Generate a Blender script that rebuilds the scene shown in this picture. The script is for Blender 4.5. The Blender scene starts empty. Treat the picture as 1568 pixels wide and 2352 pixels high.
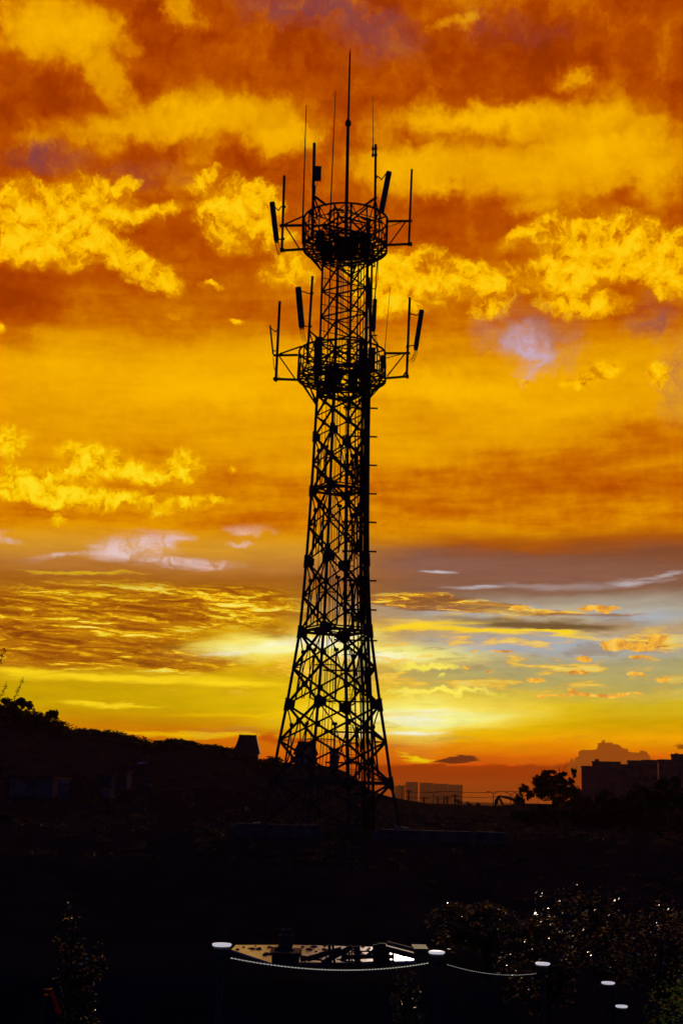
import bpy, math, random
import numpy as np
from mathutils import Vector, Matrix
random.seed(7); RNG = np.random.default_rng(7)
sc = bpy.context.scene
COL = sc.collection
R = math.radians
F = 3150.0                      # focal length, in units of 1/1568 of the picture's width
PITCH = math.atan(654/F); ROLL = R(1.5)
CAMR = Matrix.Rotation(math.pi/2+PITCH, 3, 'X') @ Matrix.Rotation(ROLL, 3, 'Z')
FWD = CAMR @ Vector((0, 0, -1))

def ray(X, Y): return CAMR @ Vector(((X-784)/F, (1176-Y)/F, -1))
def at(X, Y, D):
    d = ray(X, Y); return d * (D/d.y)
def atz(X, Y, z):
    d = ray(X, Y); return d * (z/d.z)
def pxm(p): return p.dot(FWD)/F          # metres per pixel unit at point p

# ------------------------------------------------------------------ materials
def new_mat(name):
    m = bpy.data.materials.new(name); m.use_nodes = True
    nt = m.node_tree; return m, nt, nt.nodes['Principled BSDF']

def mat(name, c1, c2=None, rough=0.6, scale=6.0, bump=0.1, metal=0.0, rough2=None, spec=0.5, coord='Object'):
    m, nt, b = new_mat(name); N = nt.nodes; L = nt.links
    c2 = c2 or tuple(v*0.6 for v in c1)
    tc = N.new('ShaderNodeTexCoord'); n = N.new('ShaderNodeTexNoise')
    n.inputs['Scale'].default_value = scale; n.inputs['Detail'].default_value = 6
    L.new(tc.outputs[coord], n.inputs['Vector'])
    r = N.new('ShaderNodeValToRGB'); r.color_ramp.elements[0].position = .35; r.color_ramp.elements[1].position = .65
    r.color_ramp.elements[0].color = (*c1, 1); r.color_ramp.elements[1].color = (*c2, 1)
    L.new(n.outputs['Fac'], r.inputs['Fac']); L.new(r.outputs['Color'], b.inputs['Base Color'])
    mr = N.new('ShaderNodeMapRange'); mr.inputs['To Min'].default_value = rough
    mr.inputs['To Max'].default_value = rough2 if rough2 is not None else min(1, rough+.2)
    L.new(n.outputs['Fac'], mr.inputs['Value']); L.new(mr.outputs['Result'], b.inputs['Roughness'])
    b.inputs['Metallic'].default_value = metal
    b.inputs['Specular IOR Level'].default_value = spec
    if bump:
        bp = N.new('ShaderNodeBump'); bp.inputs['Strength'].default_value = bump; bp.inputs['Distance'].default_value = .05
        L.new(n.outputs['Fac'], bp.inputs['Height']); L.new(bp.outputs['Normal'], b.inputs['Normal'])
    return m

def leafmat(name, c1, c2, rough=.4, trans=.35):
    m, nt, b = new_mat(name); N = nt.nodes; L = nt.links; b.inputs['Specular IOR Level'].default_value = 1.0 if rough < .3 else .3
    n = N.new('ShaderNodeTexNoise'); n.inputs['Scale'].default_value = 1.3; n.inputs['Detail'].default_value = 3
    tc = N.new('ShaderNodeTexCoord'); L.new(tc.outputs['Object'], n.inputs['Vector'])
    r = N.new('ShaderNodeValToRGB'); r.color_ramp.elements[0].position = .4; r.color_ramp.elements[1].position = .62
    r.color_ramp.elements[0].color = (*c1, 1); r.color_ramp.elements[1].color = (*c2, 1)
    L.new(n.outputs['Fac'], r.inputs['Fac']); L.new(r.outputs['Color'], b.inputs['Base Color'])
    b.inputs['Roughness'].default_value = rough
    t = N.new('ShaderNodeBsdfTranslucent'); L.new(r.outputs['Color'], t.inputs['Color'])
    mx = N.new('ShaderNodeMixShader'); mx.inputs['Fac'].default_value = trans
    L.new(b.outputs[0], mx.inputs[1]); L.new(t.outputs[0], mx.inputs[2])
    L.new(mx.outputs[0], N['Material Output'].inputs['Surface'])
    return m

M = dict(
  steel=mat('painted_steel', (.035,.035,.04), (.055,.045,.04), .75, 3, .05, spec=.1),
  panel=mat('antenna_radome', (.05,.052,.06), (.04,.042,.05), .6, 2, .02, spec=.2),
  cable=mat('cable_rubber', (.012,.012,.014), None, .6, 8, .05, spec=.15),
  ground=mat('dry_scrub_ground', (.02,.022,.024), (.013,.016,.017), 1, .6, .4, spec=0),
  slope=mat('dark_soil', (.03,.025,.02), None, .95, .8, .4, spec=.05),
  bark=mat('bark', (.05,.038,.028), None, .9, 9, .4, spec=.1),
  roof=mat('roof_tile', (.06,.03,.028), (.04,.022,.02), .7, 5, .3, spec=.2),
  plaster=mat('grey_plaster', (.13,.12,.12), (.08,.075,.08), .85, 2, .1, spec=.1),
  concrete=mat('concrete_wall', (.085,.085,.09), (.045,.045,.05), .9, 1.5, .2, spec=.1),
  block=mat('block_facade', (.09,.08,.08), (.07,.065,.065), .85, .6, 0, spec=.1),
  glass=mat('window_glass', (.02,.022,.026), None, .15, 2, 0),
  enamel=mat('galvanised_cap', (.92,.92,.96), (.85,.85,.92), .12, 5, .01, metal=.85, rough2=.22),
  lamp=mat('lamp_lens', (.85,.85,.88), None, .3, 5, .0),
  post=mat('post_paint', (.05,.05,.055), None, .6, 6, .05, spec=.15),
  timber=mat('weathered_timber', (.22,.16,.11), (.12,.09,.07), .7, 7, .2, spec=.2),
  rope=mat('glowing_bead', (.95,.95,.85), (.8,.85,.6), .3, 60, .05, metal=.9),
  red=leafmat('red_cloth', (.85,.012,.02), (.6,.006,.012), .35, .5),
  machine=mat('machine_paint', (.12,.07,.02), None, .6, 4, .05, spec=.1),
)
M['leaf'] = leafmat('dark_leaf', (.02,.032,.012), (.012,.02,.008), .32, .1)
M['leaf_far'] = leafmat('far_leaf', (.035,.045,.02), (.02,.028,.012), .8, .15)
M['leaf_gold'] = leafmat('yellowing_leaf', (.09,.075,.01), (.015,.024,.008), .3, .15)
M['leaf_green'] = leafmat('fresh_leaf', (.14,.3,.012), (.05,.12,.01), .25, .5)
M['leaf_glint'] = leafmat('painted_glint_leaf', (.6,.66,.5), (.35,.42,.2), .25, .1)  # paler leaf copy: glints put into the leaf colour
M['grass'] = leafmat('dry_grass', (.07,.05,.02), (.04,.035,.015), .7, .2)

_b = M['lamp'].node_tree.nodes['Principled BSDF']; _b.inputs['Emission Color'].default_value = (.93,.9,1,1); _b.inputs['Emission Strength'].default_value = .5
_b = M['rope'].node_tree.nodes['Principled BSDF']; _b.inputs['Emission Color'].default_value = (.95,1,.8,1); _b.inputs['Emission Strength'].default_value = .3  # glow added to the rope beads, which reflection alone left dim
# wet pale paving
def paving():
    m, nt, b = new_mat('wet_pale_paving'); N = nt.nodes; L = nt.links
    tc = N.new('ShaderNodeTexCoord')
    mp = N.new('ShaderNodeMapping'); mp.inputs['Scale'].default_value = (1.2, .5, 1); mp.inputs['Rotation'].default_value = (0,0,.35)
    L.new(tc.outputs['Object'], mp.inputs['Vector'])
    n = N.new('ShaderNodeTexNoise'); n.inputs['Scale'].default_value = 2.6; n.inputs['Detail'].default_value = 9; n.inputs['Roughness'].default_value = .7
    L.new(mp.outputs[0], n.inputs['Vector'])
    r = N.new('ShaderNodeValToRGB'); e = r.color_ramp.elements
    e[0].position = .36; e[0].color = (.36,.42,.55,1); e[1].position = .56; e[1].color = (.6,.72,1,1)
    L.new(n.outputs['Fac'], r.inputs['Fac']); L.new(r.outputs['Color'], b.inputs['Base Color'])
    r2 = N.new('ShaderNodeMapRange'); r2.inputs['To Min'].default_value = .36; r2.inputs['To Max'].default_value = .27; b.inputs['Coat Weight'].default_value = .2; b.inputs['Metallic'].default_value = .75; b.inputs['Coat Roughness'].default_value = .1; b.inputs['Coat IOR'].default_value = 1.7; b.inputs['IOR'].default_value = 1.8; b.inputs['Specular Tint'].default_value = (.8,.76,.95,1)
    L.new(n.outputs['Fac'], r2.inputs['Value']); L.new(r2.outputs[0], b.inputs['Roughness'])
    bp = N.new('ShaderNodeBump'); bp.inputs['Strength'].default_value = .12; bp.inputs['Distance'].default_value = .01
    L.new(n.outputs['Fac'], bp.inputs['Height']); L.new(bp.outputs[0], b.inputs['Normal'])
    return m
M['paving'] = paving()

# ------------------------------------------------------------------ mesh builder
class MB:
    def __init__(s): s.v = []; s.f = []
    def add(s, vs, fs):
        o = len(s.v); s.v += [tuple(v) for v in vs]; s.f += [tuple(i+o for i in f) for f in fs]; return s
    def bar(s, a, b, w, h=None, up=None):
        a = Vector(a); b = Vector(b); h = h or w
        d = (b-a).normalized(); up = Vector(up) if up is not None else (Vector((0,0,1)) if abs(d.z) < .95 else Vector((0,1,0)))
        x = d.cross(up).normalized()*w/2; y = x.normalized().cross(d).normalized()*h/2
        vs = [p+sx*x+sy*y for p in (a, b) for sx, sy in ((-1,-1),(1,-1),(1,1),(-1,1))]
        return s.add(vs, [(3,2,1,0),(4,5,6,7),(0,1,5,4),(1,2,6,5),(2,3,7,6),(3,0,4,7)])
    def tube(s, a, b, r0, r1=None, n=8):
        return s.path([a, b], [r0, r1 if r1 is not None else r0], n)
    def path(s, pts, rs, n=8):
        pts = [Vector(p) for p in pts]
        if not hasattr(rs, '__len__'): rs = [rs]*len(pts)
        vs = []; fs = []
        for i, p in enumerate(pts):
            d = (pts[min(i+1, len(pts)-1)]-pts[max(i-1, 0)]).normalized()
            up = Vector((0,0,1)) if abs(d.z) < .9 else Vector((0,1,0))
            x = d.cross(up).normalized(); y = x.cross(d)
            for k in range(n):
                a = 2*math.pi*k/n; vs.append(p+(x*math.cos(a)+y*math.sin(a))*rs[i])
        for i in range(len(pts)-1):
            for k in range(n):
                a = i*n+k; b_ = i*n+(k+1) % n; fs.append((a, b_, b_+n, a+n))
        fs.append(tuple(range(n))[::-1]); fs.append(tuple((len(pts)-1)*n+k for k in range(n)))
        return s.add(vs, fs)
    def box(s, c, size, rz=0, rot=None):
        m = rot or Matrix.Rotation(rz, 3, 'Z'); c = Vector(c)
        vs = [c+m @ Vector((sx*size[0]/2, sy*size[1]/2, sz*size[2]/2)) for sz in (-1,1) for sx, sy in ((-1,-1),(1,-1),(1,1),(-1,1))]
        return s.add(vs, [(3,2,1,0),(4,5,6,7),(0,1,5,4),(1,2,6,5),(2,3,7,6),(3,0,4,7)])
    def lathe(s, c, prof, n=16):
        c = Vector(c); vs = []; fs = []
        for r, z in prof:
            for k in range(n):
                a = 2*math.pi*k/n; vs.append(c+Vector((r*math.cos(a), r*math.sin(a), z)))
        for i in range(len(prof)-1):
            for k in range(n):
                a = i*n+k; b = i*n+(k+1) % n; fs.append((a, b, b+n, a+n))
        fs.append(tuple(range(n))[::-1]); fs.append(tuple((len(prof)-1)*n+k for k in range(n)))
        return s.add(vs, fs)
    def ring(s, c, r, w, h, n=32, r_in=None):
        c = Vector(c); ri = r-w/2; ro = r+w/2; vs = []; fs = []
        for k in range(n):
            a = 2*math.pi*k/n; ca, sa = math.cos(a), math.sin(a)
            for rr, z in ((ri,-h/2),(ro,-h/2),(ro,h/2),(ri,h/2)): vs.append(c+Vector((rr*ca, rr*sa, z)))
        for k in range(n):
            a = k*4; b = ((k+1) % n)*4
            for j in range(4): fs.append((a+j, b+j, b+(j+1) % 4, a+(j+1) % 4))
        return s.add(vs, fs)
    def build(s, name, m, parent=None, smooth=False, bevel=0):
        org = Vector((0,0,0))
        if parent is not None:
            q = parent
            while q is not None: org = org+q.location; q = q.parent
        me = bpy.data.meshes.new(name)
        me.from_pydata([tuple(Vector(v)-org) for v in s.v], [], s.f); me.validate(); me.update()
        if smooth:
            for p in me.polygons: p.use_smooth = True
        o = bpy.data.objects.new(name, me); COL.objects.link(o); me.materials.append(m)
        if parent is not None: o.parent = parent
        return o

def tag(o, label=None, cat=None, group=None, kind=None):
    if label: o['label'] = label
    if cat: o['category'] = cat
    if group: o['group'] = group
    if kind: o['kind'] = kind
    return o
def thing(name, loc, label, cat, group=None):
    o = bpy.data.objects.new(name, None); o.empty_display_size = .2; COL.objects.link(o); o.location = loc
    return tag(o, label, cat, group)

# ------------------------------------------------------------------ camera
cd = bpy.data.cameras.new('camera'); cam = bpy.data.objects.new('camera', cd); COL.objects.link(cam)
cd.sensor_fit = 'HORIZONTAL'; cd.sensor_width = 36; cd.lens = 36*F/1568; cd.clip_end = 20000; cd.clip_start = .1
cam.matrix_world = CAMR.to_4x4(); sc.camera = cam

# ------------------------------------------------------------------ world: sunset sky, laid out by azimuth and elevation
exec_sky = True
def lin(c): return tuple(((v/255)/12.92 if v/255 <= .04045 else ((v/255+.055)/1.055)**2.4) for v in c)
def toq(X, Y):
    d = ray(X, Y).normalized(); K = 31.5; x = math.atan2(d.x, d.y)*K; y = math.asin(d.z)*K
    return Vector((x*QC+y*QS, y*QC-x*QS))
QC, QS = math.cos(ROLL), math.sin(ROLL)      # the cloud sheets slope this much against the horizon

w = bpy.data.worlds.new('World'); sc.world = w; w.use_nodes = True
w.cycles.sampling_method = 'MANUAL'; w.cycles.sample_map_resolution = 256
NT = w.node_tree; NT.nodes.clear(); N = NT.nodes; L = NT.links
def setin(sock, v):
    if hasattr(v, 'is_output') or isinstance(v, bpy.types.NodeSocket): L.new(v, sock)
    elif isinstance(v, (tuple, list)) and len(v) == 3 and sock.type == 'RGBA': sock.default_value = (*v, 1)
    else: sock.default_value = v
def mth(op, a, b=None, c=None, clamp=False):
    n = N.new('ShaderNodeMath'); n.operation = op; n.use_clamp = clamp
    setin(n.inputs[0], a)
    if b is not None: setin(n.inputs[1], b)
    if c is not None: setin(n.inputs[2], c)
    return n.outputs[0]
def vec(x, y, z=0.0):
    n = N.new('ShaderNodeCombineXYZ'); setin(n.inputs[0], x); setin(n.inputs[1], y); setin(n.inputs[2], z); return n.outputs[0]
def vmath(op, a, b=None, c=None):
    n = N.new('ShaderNodeVectorMath'); n.operation = op; setin(n.inputs[0], a)
    if b is not None: setin(n.inputs[1], b)
    if c is not None: setin(n.inputs[2], c)
    return n.outputs['Value'] if op in ('LENGTH','DOT_PRODUCT') else n.outputs[0]
def noise(v, scale=1.0, detail=4, rough=.5, out='Fac'):
    n = N.new('ShaderNodeTexNoise'); n.noise_dimensions = '2D'; n.inputs['Scale'].default_value = scale
    n.inputs['Detail'].default_value = detail; n.inputs['Roughness'].default_value = rough
    L.new(v, n.inputs['Vector']); return n.outputs[out]
def mapr(v, a, b, c=0.0, d=1.0, smooth=True):
    n = N.new('ShaderNodeMapRange'); n.interpolation_type = 'SMOOTHSTEP' if smooth else 'LINEAR'; n.clamp = True
    setin(n.inputs[0], v); n.inputs[1].default_value = a; n.inputs[2].default_value = b
    n.inputs[3].default_value = c; n.inputs[4].default_value = d; return n.outputs[0]
def mix(f, a, b, mode='MIX'):
    n = N.new('ShaderNodeMix'); n.data_type = 'RGBA'; n.blend_type = mode; n.clamp_factor = True
    setin(n.inputs[0], f); setin(n.inputs[6], a); setin(n.inputs[7], b); return n.outputs[2]
def ramp(v, stops, interp='LINEAR'):
    n = N.new('ShaderNodeValToRGB'); cr = n.color_ramp; cr.interpolation = interp
    lo = stops[0][0]; hi = stops[-1][0]
    cr.elements.remove(cr.elements[0])
    for i, (p, c) in enumerate(stops):
        e = cr.elements[0] if i == 0 else cr.elements.new((p-lo)/(hi-lo))
        if i == 0: e.position = 0
        c = c if len(c) == 3 else (c[0],)*3
        e.color = (*c, 1)
    f = mapr(v, lo, hi, 0, 1, False); L.new(f, n.inputs[0]); return n.outputs[0]
def blob(p, X, Y, rx, ry, rot=0, lo=0.0, hi=1.0, amp=1.0):
    """soft ellipse on the sky at picture-plane centre X, Y (rot in degrees, anticlockwise)"""
    c = toq(X, Y); e = .2
    a = (toq(X+rx*e*math.cos(R(rot)), Y-rx*e*math.sin(R(rot)))-c)/e
    b = (toq(X+ry*e*math.sin(R(rot)), Y+ry*e*math.cos(R(rot)))-c)/e
    ang = math.atan2(a.y, a.x)
    if abs(ang)*abs(rx-ry) < 7 or rx == ry:
        v = vmath('MULTIPLY_ADD', p, (1/a.length, 1/b.length, 0), (-c.x/a.length, -c.y/b.length, 0))
    else:
        n = N.new('ShaderNodeMapping'); n.vector_type = 'TEXTURE'
        n.inputs['Location'].default_value = (c.x, c.y, 0); n.inputs['Rotation'].default_value = (0,0,ang)
        n.inputs['Scale'].default_value = (a.length, b.length, 1); L.new(p, n.inputs['Vector']); v = n.outputs[0]
    l = vmath('LENGTH', v)
    return mapr(l, 1-lo, 1-hi, 0, amp)
def blobs(p, items, lo=0.0, hi=1.0):
    s = None
    for it in items:
        X, Y, rx, ry, rot, amp = (list(it)+[0, 1.0])[:6] if len(it) == 4 else it
        b = blob(p, X, Y, rx, ry, rot, lo, hi, amp)
        s = b if s is None else mth('ADD', s, b)
    return s

tc = N.new('ShaderNodeTexCoord'); sp = N.new('ShaderNodeSeparateXYZ'); L.new(tc.outputs['Generated'], sp.inputs[0])
sx, sy, sz = sp.outputs
az = mth('ARCTAN2', sx, sy); el = mth('ARCSINE', sz)
qx = mth('ADD', mth('MULTIPLY', az, 31.5*QC), mth('MULTIPLY', el, 31.5*QS)); qy = mth('SUBTRACT', mth('MULTIPLY', el, 31.5*QC), mth('MULTIPLY', az, 31.5*QS))
q = vec(qx, qy)
nz = noise(q, 1.25, 7, .62, 'Color')
nzf = vmath('SUBTRACT', nz, (.5,.5,.5))
qc = vmath('MULTIPLY_ADD', nzf, (.8,.65,0), q); ql = vmath('MULTIPLY_ADD', nzf, (.7,.3,0), q)                     # billowy warp
qw = vmath('MULTIPLY_ADD', nzf, (1.5,.95,0), q)                     # loose warp
qst = vec(mth('MULTIPLY', qx, .42), mth('MULTIPLY', qy, 2.4))
ns = noise(qst, .9, 6, .6, 'Color')
nsf = vmath('SUBTRACT', ns, (.5,.5,.5))
qs = vmath('MULTIPLY_ADD', nsf, (2.4,.42,0), q)                     # streaky warp
nfine = noise(q, 3.2, 6, .6)
def yq(Y): return toq(784, Y).y

# --- upper sky: one golden scale from dark burnt orange to bright gold
sep = N.new('ShaderNodeSeparateXYZ'); L.new(qs, sep.inputs[0]); vy = sep.outputs[1]; vx = sep.outputs[0]
def yramp(v, stops, f=lambda c: c):
    return ramp(v, [(yq(Y), f(c)) for Y, c in sorted(stops, key=lambda t: -t[0])])
g1 = lambda c: (c,)
Fb = yramp(vy, [(-200,.2),(0,.2),(150,.14),(400,.2),(560,.25),(650,.3),(740,.38),(800,.62),(870,.82),(950,.8),(1020,.72),(1100,.56),(1180,.5),(1240,.58),(1300,.45)], g1)
softs = [(110,50,190,130,0,.75),(240,110,190,80,-20,.45),(420,30,110,50,0,.35),(50,235,160,60,0,-.15),(350,15,30,45,10,-.35),
 (330,290,340,80,5,.7),(560,260,270,95,-5,.65),(250,60,120,60,-30,.3),(40,90,90,80,0,.3),(660,320,120,60,0,.55),(250,190,150,60,-35,.5),(480,350,90,35,20,.3),(60,330,110,50,0,.2),
 (1130,272,400,62,0,.95),(940,385,230,95,0,.85),(1240,395,270,120,0,.85),(1480,340,230,150,0,.65),(1510,400,130,60,0,.3),(1350,330,200,60,0,.3),(1310,180,90,40,0,.5),
 (1050,50,110,32,15,.4),(1400,230,80,80,0,.45),(1010,430,60,50,0,.35),(1240,470,120,35,0,.3),(860,300,80,40,0,.3),
 (1300,1110,520,100,-4,-.22),(1480,1000,260,90,0,-.3),(1000,890,330,50,-4,.35),(430,860,600,130,0,.25),(0,700,200,160,0,-.35),
 (560,900,420,50,0,.15),(340,830,90,120,-60,-.08),(1400,700,230,120,0,-.1),(1250,930,400,60,-3,.1),(560,1100,160,60,0,-.12),(620,650,260,100,0,.06),
 (330,640,330,60,0,-.05),(1000,130,300,80,0,-.03),(1500,180,120,60,0,-.02)]
cum = [(215,470,105,78,0,1.),(50,500,130,95,0,1.),(120,570,200,55,0,1.),(310,605,120,45,-30,.9),(380,650,50,25,-20,.6),(350,490,80,26,15,.7),
 (300,420,40,14,20,.6),(540,490,105,95,0,1.),(465,410,60,26,30,.8),(600,460,60,60,0,.6),(640,540,60,30,0,.5),
 (665,620,80,50,0,.9),(935,640,130,85,0,1.),(860,700,90,40,0,.6),(1105,640,110,55,-10,1.),(1125,710,60,28,0,.9),
 (1370,560,160,90,0,.9),(1510,590,120,80,0,1.),(1300,640,100,70,0,.9),(1350,700,120,30,5,.9),(1210,530,85,26,28,.8),(1540,650,60,50,0,.7),
 (1370,860,75,24,25,.95),(1310,880,45,16,10,.7),(1515,855,34,28,0,.95),(1220,870,26,10,0,.7),
 (210,1055,100,50,-10,1.),(70,1110,140,50,-5,1.),(420,1075,52,42,0,1.),(330,1085,75,32,0,.9),(190,1145,260,30,-4,1.),(10,1010,60,45,0,1.),
 (130,1195,24,20,30,.9),(450,1145,110,14,0,.5),(0,755,20,22,0,.8),(405,728,20,11,30,.7),(545,742,22,10,20,.7),(485,655,30,10,10,.6),(465,1090,12,9,0,.8),(535,1085,12,10,0,.7),(590,1080,10,8,0,.6),(860,610,80,60,0,.7)]
G = blobs(qc, [(X, Y, rx*1.32, ry*1.32, rt, am) for X, Y, rx, ry, rt, am in cum], 0, 1.0)
qw = vmath('MULTIPLY_ADD', vec(G, G, 0.0), (1e-7, 1e-7, 0), qw)
Fs = mth('ADD', mth('ADD', Fb, blobs(qw, softs)), mapr(G, 0, .7, 0, .38))
nbig = noise(qw, .7, 7, .6)
Fs = mth('ADD', Fs, mth('MULTIPLY', mth('SUBTRACT', nbig, .5), yramp(qy, [(0,1.0),(520,.8),(700,.3),(950,.12),(1300,.3)], g1)))
Fs = mth('ADD', Fs, mth('MULTIPLY', mth('SUBTRACT', nfine, .5), .22))
Fs = mth('ADD', Fs, mth('MULTIPLY', mth('SUBTRACT', noise(qst, .8, 6, .62), .5), yramp(qy, [(300,.15),(700,.5),(1000,.6),(1300,.8)], g1)))
GOLD = [(-.2,lin((138,44,0))),(.05,lin((160,56,0))),(.25,lin((183,78,0))),(.45,lin((206,112,0))),(.65,lin((228,148,0))),(.85,lin((240,164,0))),(1.1,lin((250,178,0))),(1.4,lin((255,192,0))),(1.9,lin((255,206,4)))]
col = ramp(Fs, GOLD)
# crepuscular dimming and violet gaps where the blue shows through
def after(col, p):               # same coordinates; evaluated only once the layers below are done (keeps the shader's stack small)
    return vmath('MULTIPLY_ADD', col, (1e-7, 1e-7, 0), p)
def layer(col, p, items, c, lo=0.0, hi=1.0, a=1.0, thr=None, tex=None):
    p = after(col, p)
    m = blobs(p, items, lo, hi)
    if thr: m = mapr(m, thr[0], thr[1])
    if a != 1.0: m = mth('MULTIPLY', m, a)
    if tex is not None: m = mth('MULTIPLY', m, tex)
    return mix(m, col, lin(c))
ptex = mapr(noise(qw, 1.6, 7, .65), .36, .6, .25, 1.0)
col = layer(col, qw, [(720,20,260,75,-5,.95),(880,90,130,80,0,.6),(1100,40,90,60,0,.25),(1180,70,200,50,0,.25)], (126,62,70), tex=ptex)
col = layer(col, qw, [(90,365,150,50,0,.8),(330,400,160,40,0,.25)], (128,62,66), tex=ptex)
col = layer(col, qw, [(1490,735,80,60,0,.8),(1550,860,60,150,0,.5),(1250,740,130,50,0,.5)], (150,84,76), tex=ptex)
col = layer(col, qw, [(1215,775,170,90,-15,.8)], (178,122,108), 0, 1, tex=ptex)
col = layer(col, qw, [(1200,790,80,60,-40,.7),(1222,828,52,52,0,1.)], (202,168,184), 0, 1, tex=ptex)
# --- cumulus
nlump = noise(qc, 2.3, 7, .66)
Gm = mth('ADD', G, mth('MULTIPLY', mth('SUBTRACT', nlump, .5), mth('MULTIPLY', mapr(G, .0, .3), 1.5)))
cm = mapr(Gm, .08, .7)
qsh = vmath('ADD', q, (0.0,.28,0)); nlow = noise(vmath('MULTIPLY_ADD', nzf, (.8,.65,0), qsh), 2.3, 7, .66)
rel = mth('MULTIPLY', mth('SUBTRACT', nlump, nlow), 2.6)             # relief: lit rims, duller bellies
Fc = mth('ADD', mth('MULTIPLY', mapr(G, .2, 1.2), .5), mth('ADD', rel, mth('ADD', .38, mth('MULTIPLY', mth('SUBTRACT', nfine, .5), .7))))
CUM = [(0,lin((196,98,0))),(.3,lin((222,138,0))),(.6,lin((246,176,0))),(.85,lin((255,190,0))),(1.2,lin((255,204,16)))]
cc = ramp(Fc, CUM)
cc = mix(yramp(qy, [(0,.0),(900,.0),(1000,.45),(1300,.6)], g1), cc, ramp(Fc, [(0,lin((205,128,0))),(.35,lin((236,176,0))),(.7,lin((255,214,0))),(1.1,lin((255,236,40)))]))
col = mix(cm, col, cc)

# --- lower sky: colour by height, warm left, grey blue right
LB = [(1150,(222,146,0)),(1210,(226,156,4)),(1262,(216,150,40)),(1305,(186,120,50)),(1335,(166,98,24)),(1400,(186,124,12)),(1480,(192,124,10)),(1530,(200,140,14)),(1556,(202,160,6)),(1620,(206,166,0)),(1660,(206,140,0)),(1700,(216,118,0)),(1740,(222,100,0)),(1800,(190,72,8)),(1900,(120,50,20))]
RB = [(1150,(186,92,0)),(1215,(186,98,0)),(1255,(168,84,14)),(1285,(132,76,46)),(1330,(138,92,70)),(1362,(136,94,70)),(1400,(176,166,146)),(1450,(190,160,110)),(1490,(176,172,166)),(1530,(176,166,116)),(1580,(186,172,96)),(1625,(218,186,30)),(1665,(214,166,0)),(1700,(246,168,0)),(1735,(232,116,0)),(1757,(214,92,4)),(1790,(176,70,4)),(1840,(166,74,18)),(1900,(120,50,20))]
qs = after(col, qs); qc2 = after(col, qc)
lb = yramp(vy, [(Y, lin(c)) for Y, c in LB]); rb = yramp(vy, [(Y, lin(c)) for Y, c in RB])
vx0 = vx
low = mix(mapr(vx, toq(640,1500).x, toq(1060,1500).x), lb, rb)
# pale gaps
low = layer(low, qs, [(310,1262,150,50,0,1.),(350,1230,90,22,0,.6),(130,1282,90,14,8,.7),(440,1292,160,16,0,.8),(20,1228,70,24,-8,1.),(400,1240,50,16,0,.5)], (232,198,194), 0, .8, tex=ptex)
low = layer(low, qc, [(570,1215,75,16,2,1.),(550,1250,40,10,-10,.5)], (240,204,196), 0, .8)
low = layer(low, qs, [(1180,1300,520,46,-3,.75),(1000,1305,200,36,0,.5)], (140,94,76), 0, .9)
low = layer(low, qs, [(1290,1345,260,14,2,.28),(990,1312,60,6,0,.9),(1480,1336,90,10,6,.6),(1100,1352,90,7,0,.6),(1530,1320,80,7,8,.5)], (204,196,200), 0, .9)
low = layer(low, qs, [(1480,1415,260,34,0,.9),(1250,1485,400,40,-1,.7),(1120,1402,240,22,0,.8)], (168,176,184), 0, .9)
stx = mapr(noise(vec(mth('MULTIPLY', qx, .4), mth('MULTIPLY', qy, 2.8)), 1.3, 6, .6), .38, .56, .35, 1.0)
# sun glow
low = layer(low, qs, [(600,1490,460,80,4,1.),(900,1650,560,60,0,.5),(600,1600,420,50,0,.3),(800,1570,400,40,0,.4),(900,1510,300,50,0,.6),(960,1640,520,85,0,.85)], (255,212,12))
low = layer(low, qs, [(640,1482,330,46,5,1.),(900,1498,260,36,0,.85),(980,1640,360,52,2,.6),(930,1650,150,90,0,.5),(1010,1655,200,30,2,.6),(930,1590,60,10,0,.7)], (255,250,130), 0, .9)
low = layer(low, qs, [(960,1648,190,30,2,.8),(1000,1640,90,14,2,.6),(680,1478,230,24,5,1.),(560,1500,140,9,4,.8),(860,1505,150,20,0,.8),(900,1683,170,8,0,1.)], (255,255,232), 0, 1, tex=stx)
low = layer(low, qs, [(700,1640,440,10,0,.6),(480,1692,330,9,-1,.8),(250,1690,160,10,0,.3)], (255,206,0), 0, .9)
# streaky broken deck on the left
qd = vec(mth('MULTIPLY', qx, .36), mth('ADD', mth('MULTIPLY', qy, 2.1), mth('MULTIPLY', qx, .12)))
qd = vmath('MULTIPLY_ADD', nsf, (1.0,.6,0), qd)
dk = noise(qd, .85, 9, .7); dk2 = noise(vmath('ADD', qd, (.0,.13,0)), .85, 9, .7)
rim = mth('MULTIPLY', mth('SUBTRACT', dk2, dk), 3.6)                 # lit undersides of the broken deck
dval = mth('ADD', mth('MULTIPLY', mth('SUBTRACT', .52, dk), 3.0), mth('ADD', rim, .24))
dcol = ramp(dval, [(-.4,lin((124,58,8))),(.1,lin((164,88,8))),(.35,lin((186,116,10))),(.55,lin((206,140,10))),(.72,lin((244,186,14))),(.9,lin((255,222,40))),(1.1,lin((255,240,110)))])
dm = mapr(blobs(after(low, qs), [(220,1400,500,110,0,1.),(180,1490,460,85,-2,1.),(560,1390,260,70,0,1.),(640,1450,120,30,0,.6),(-100,1440,200,140,0,1.),(420,1520,200,40,-5,.8)]), .04, .85)
low = mix(mth('MULTIPLY', dm, .92), low, dcol)
dm2 = mapr(blobs(after(low, qs), [(980,1385,260,34,-3,1.),(1150,1400,330,20,-4,.9),(1450,1410,150,14,0,.5),(1500,1480,160,40,-5,.6)]), .18, .6)
low = mix(mth('MULTIPLY', dm2, .9), low, ramp(dval, [(0,lin((140,84,30))),(.35,lin((196,124,30))),(.6,lin((255,196,24))),(.9,lin((255,230,80)))]))
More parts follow.
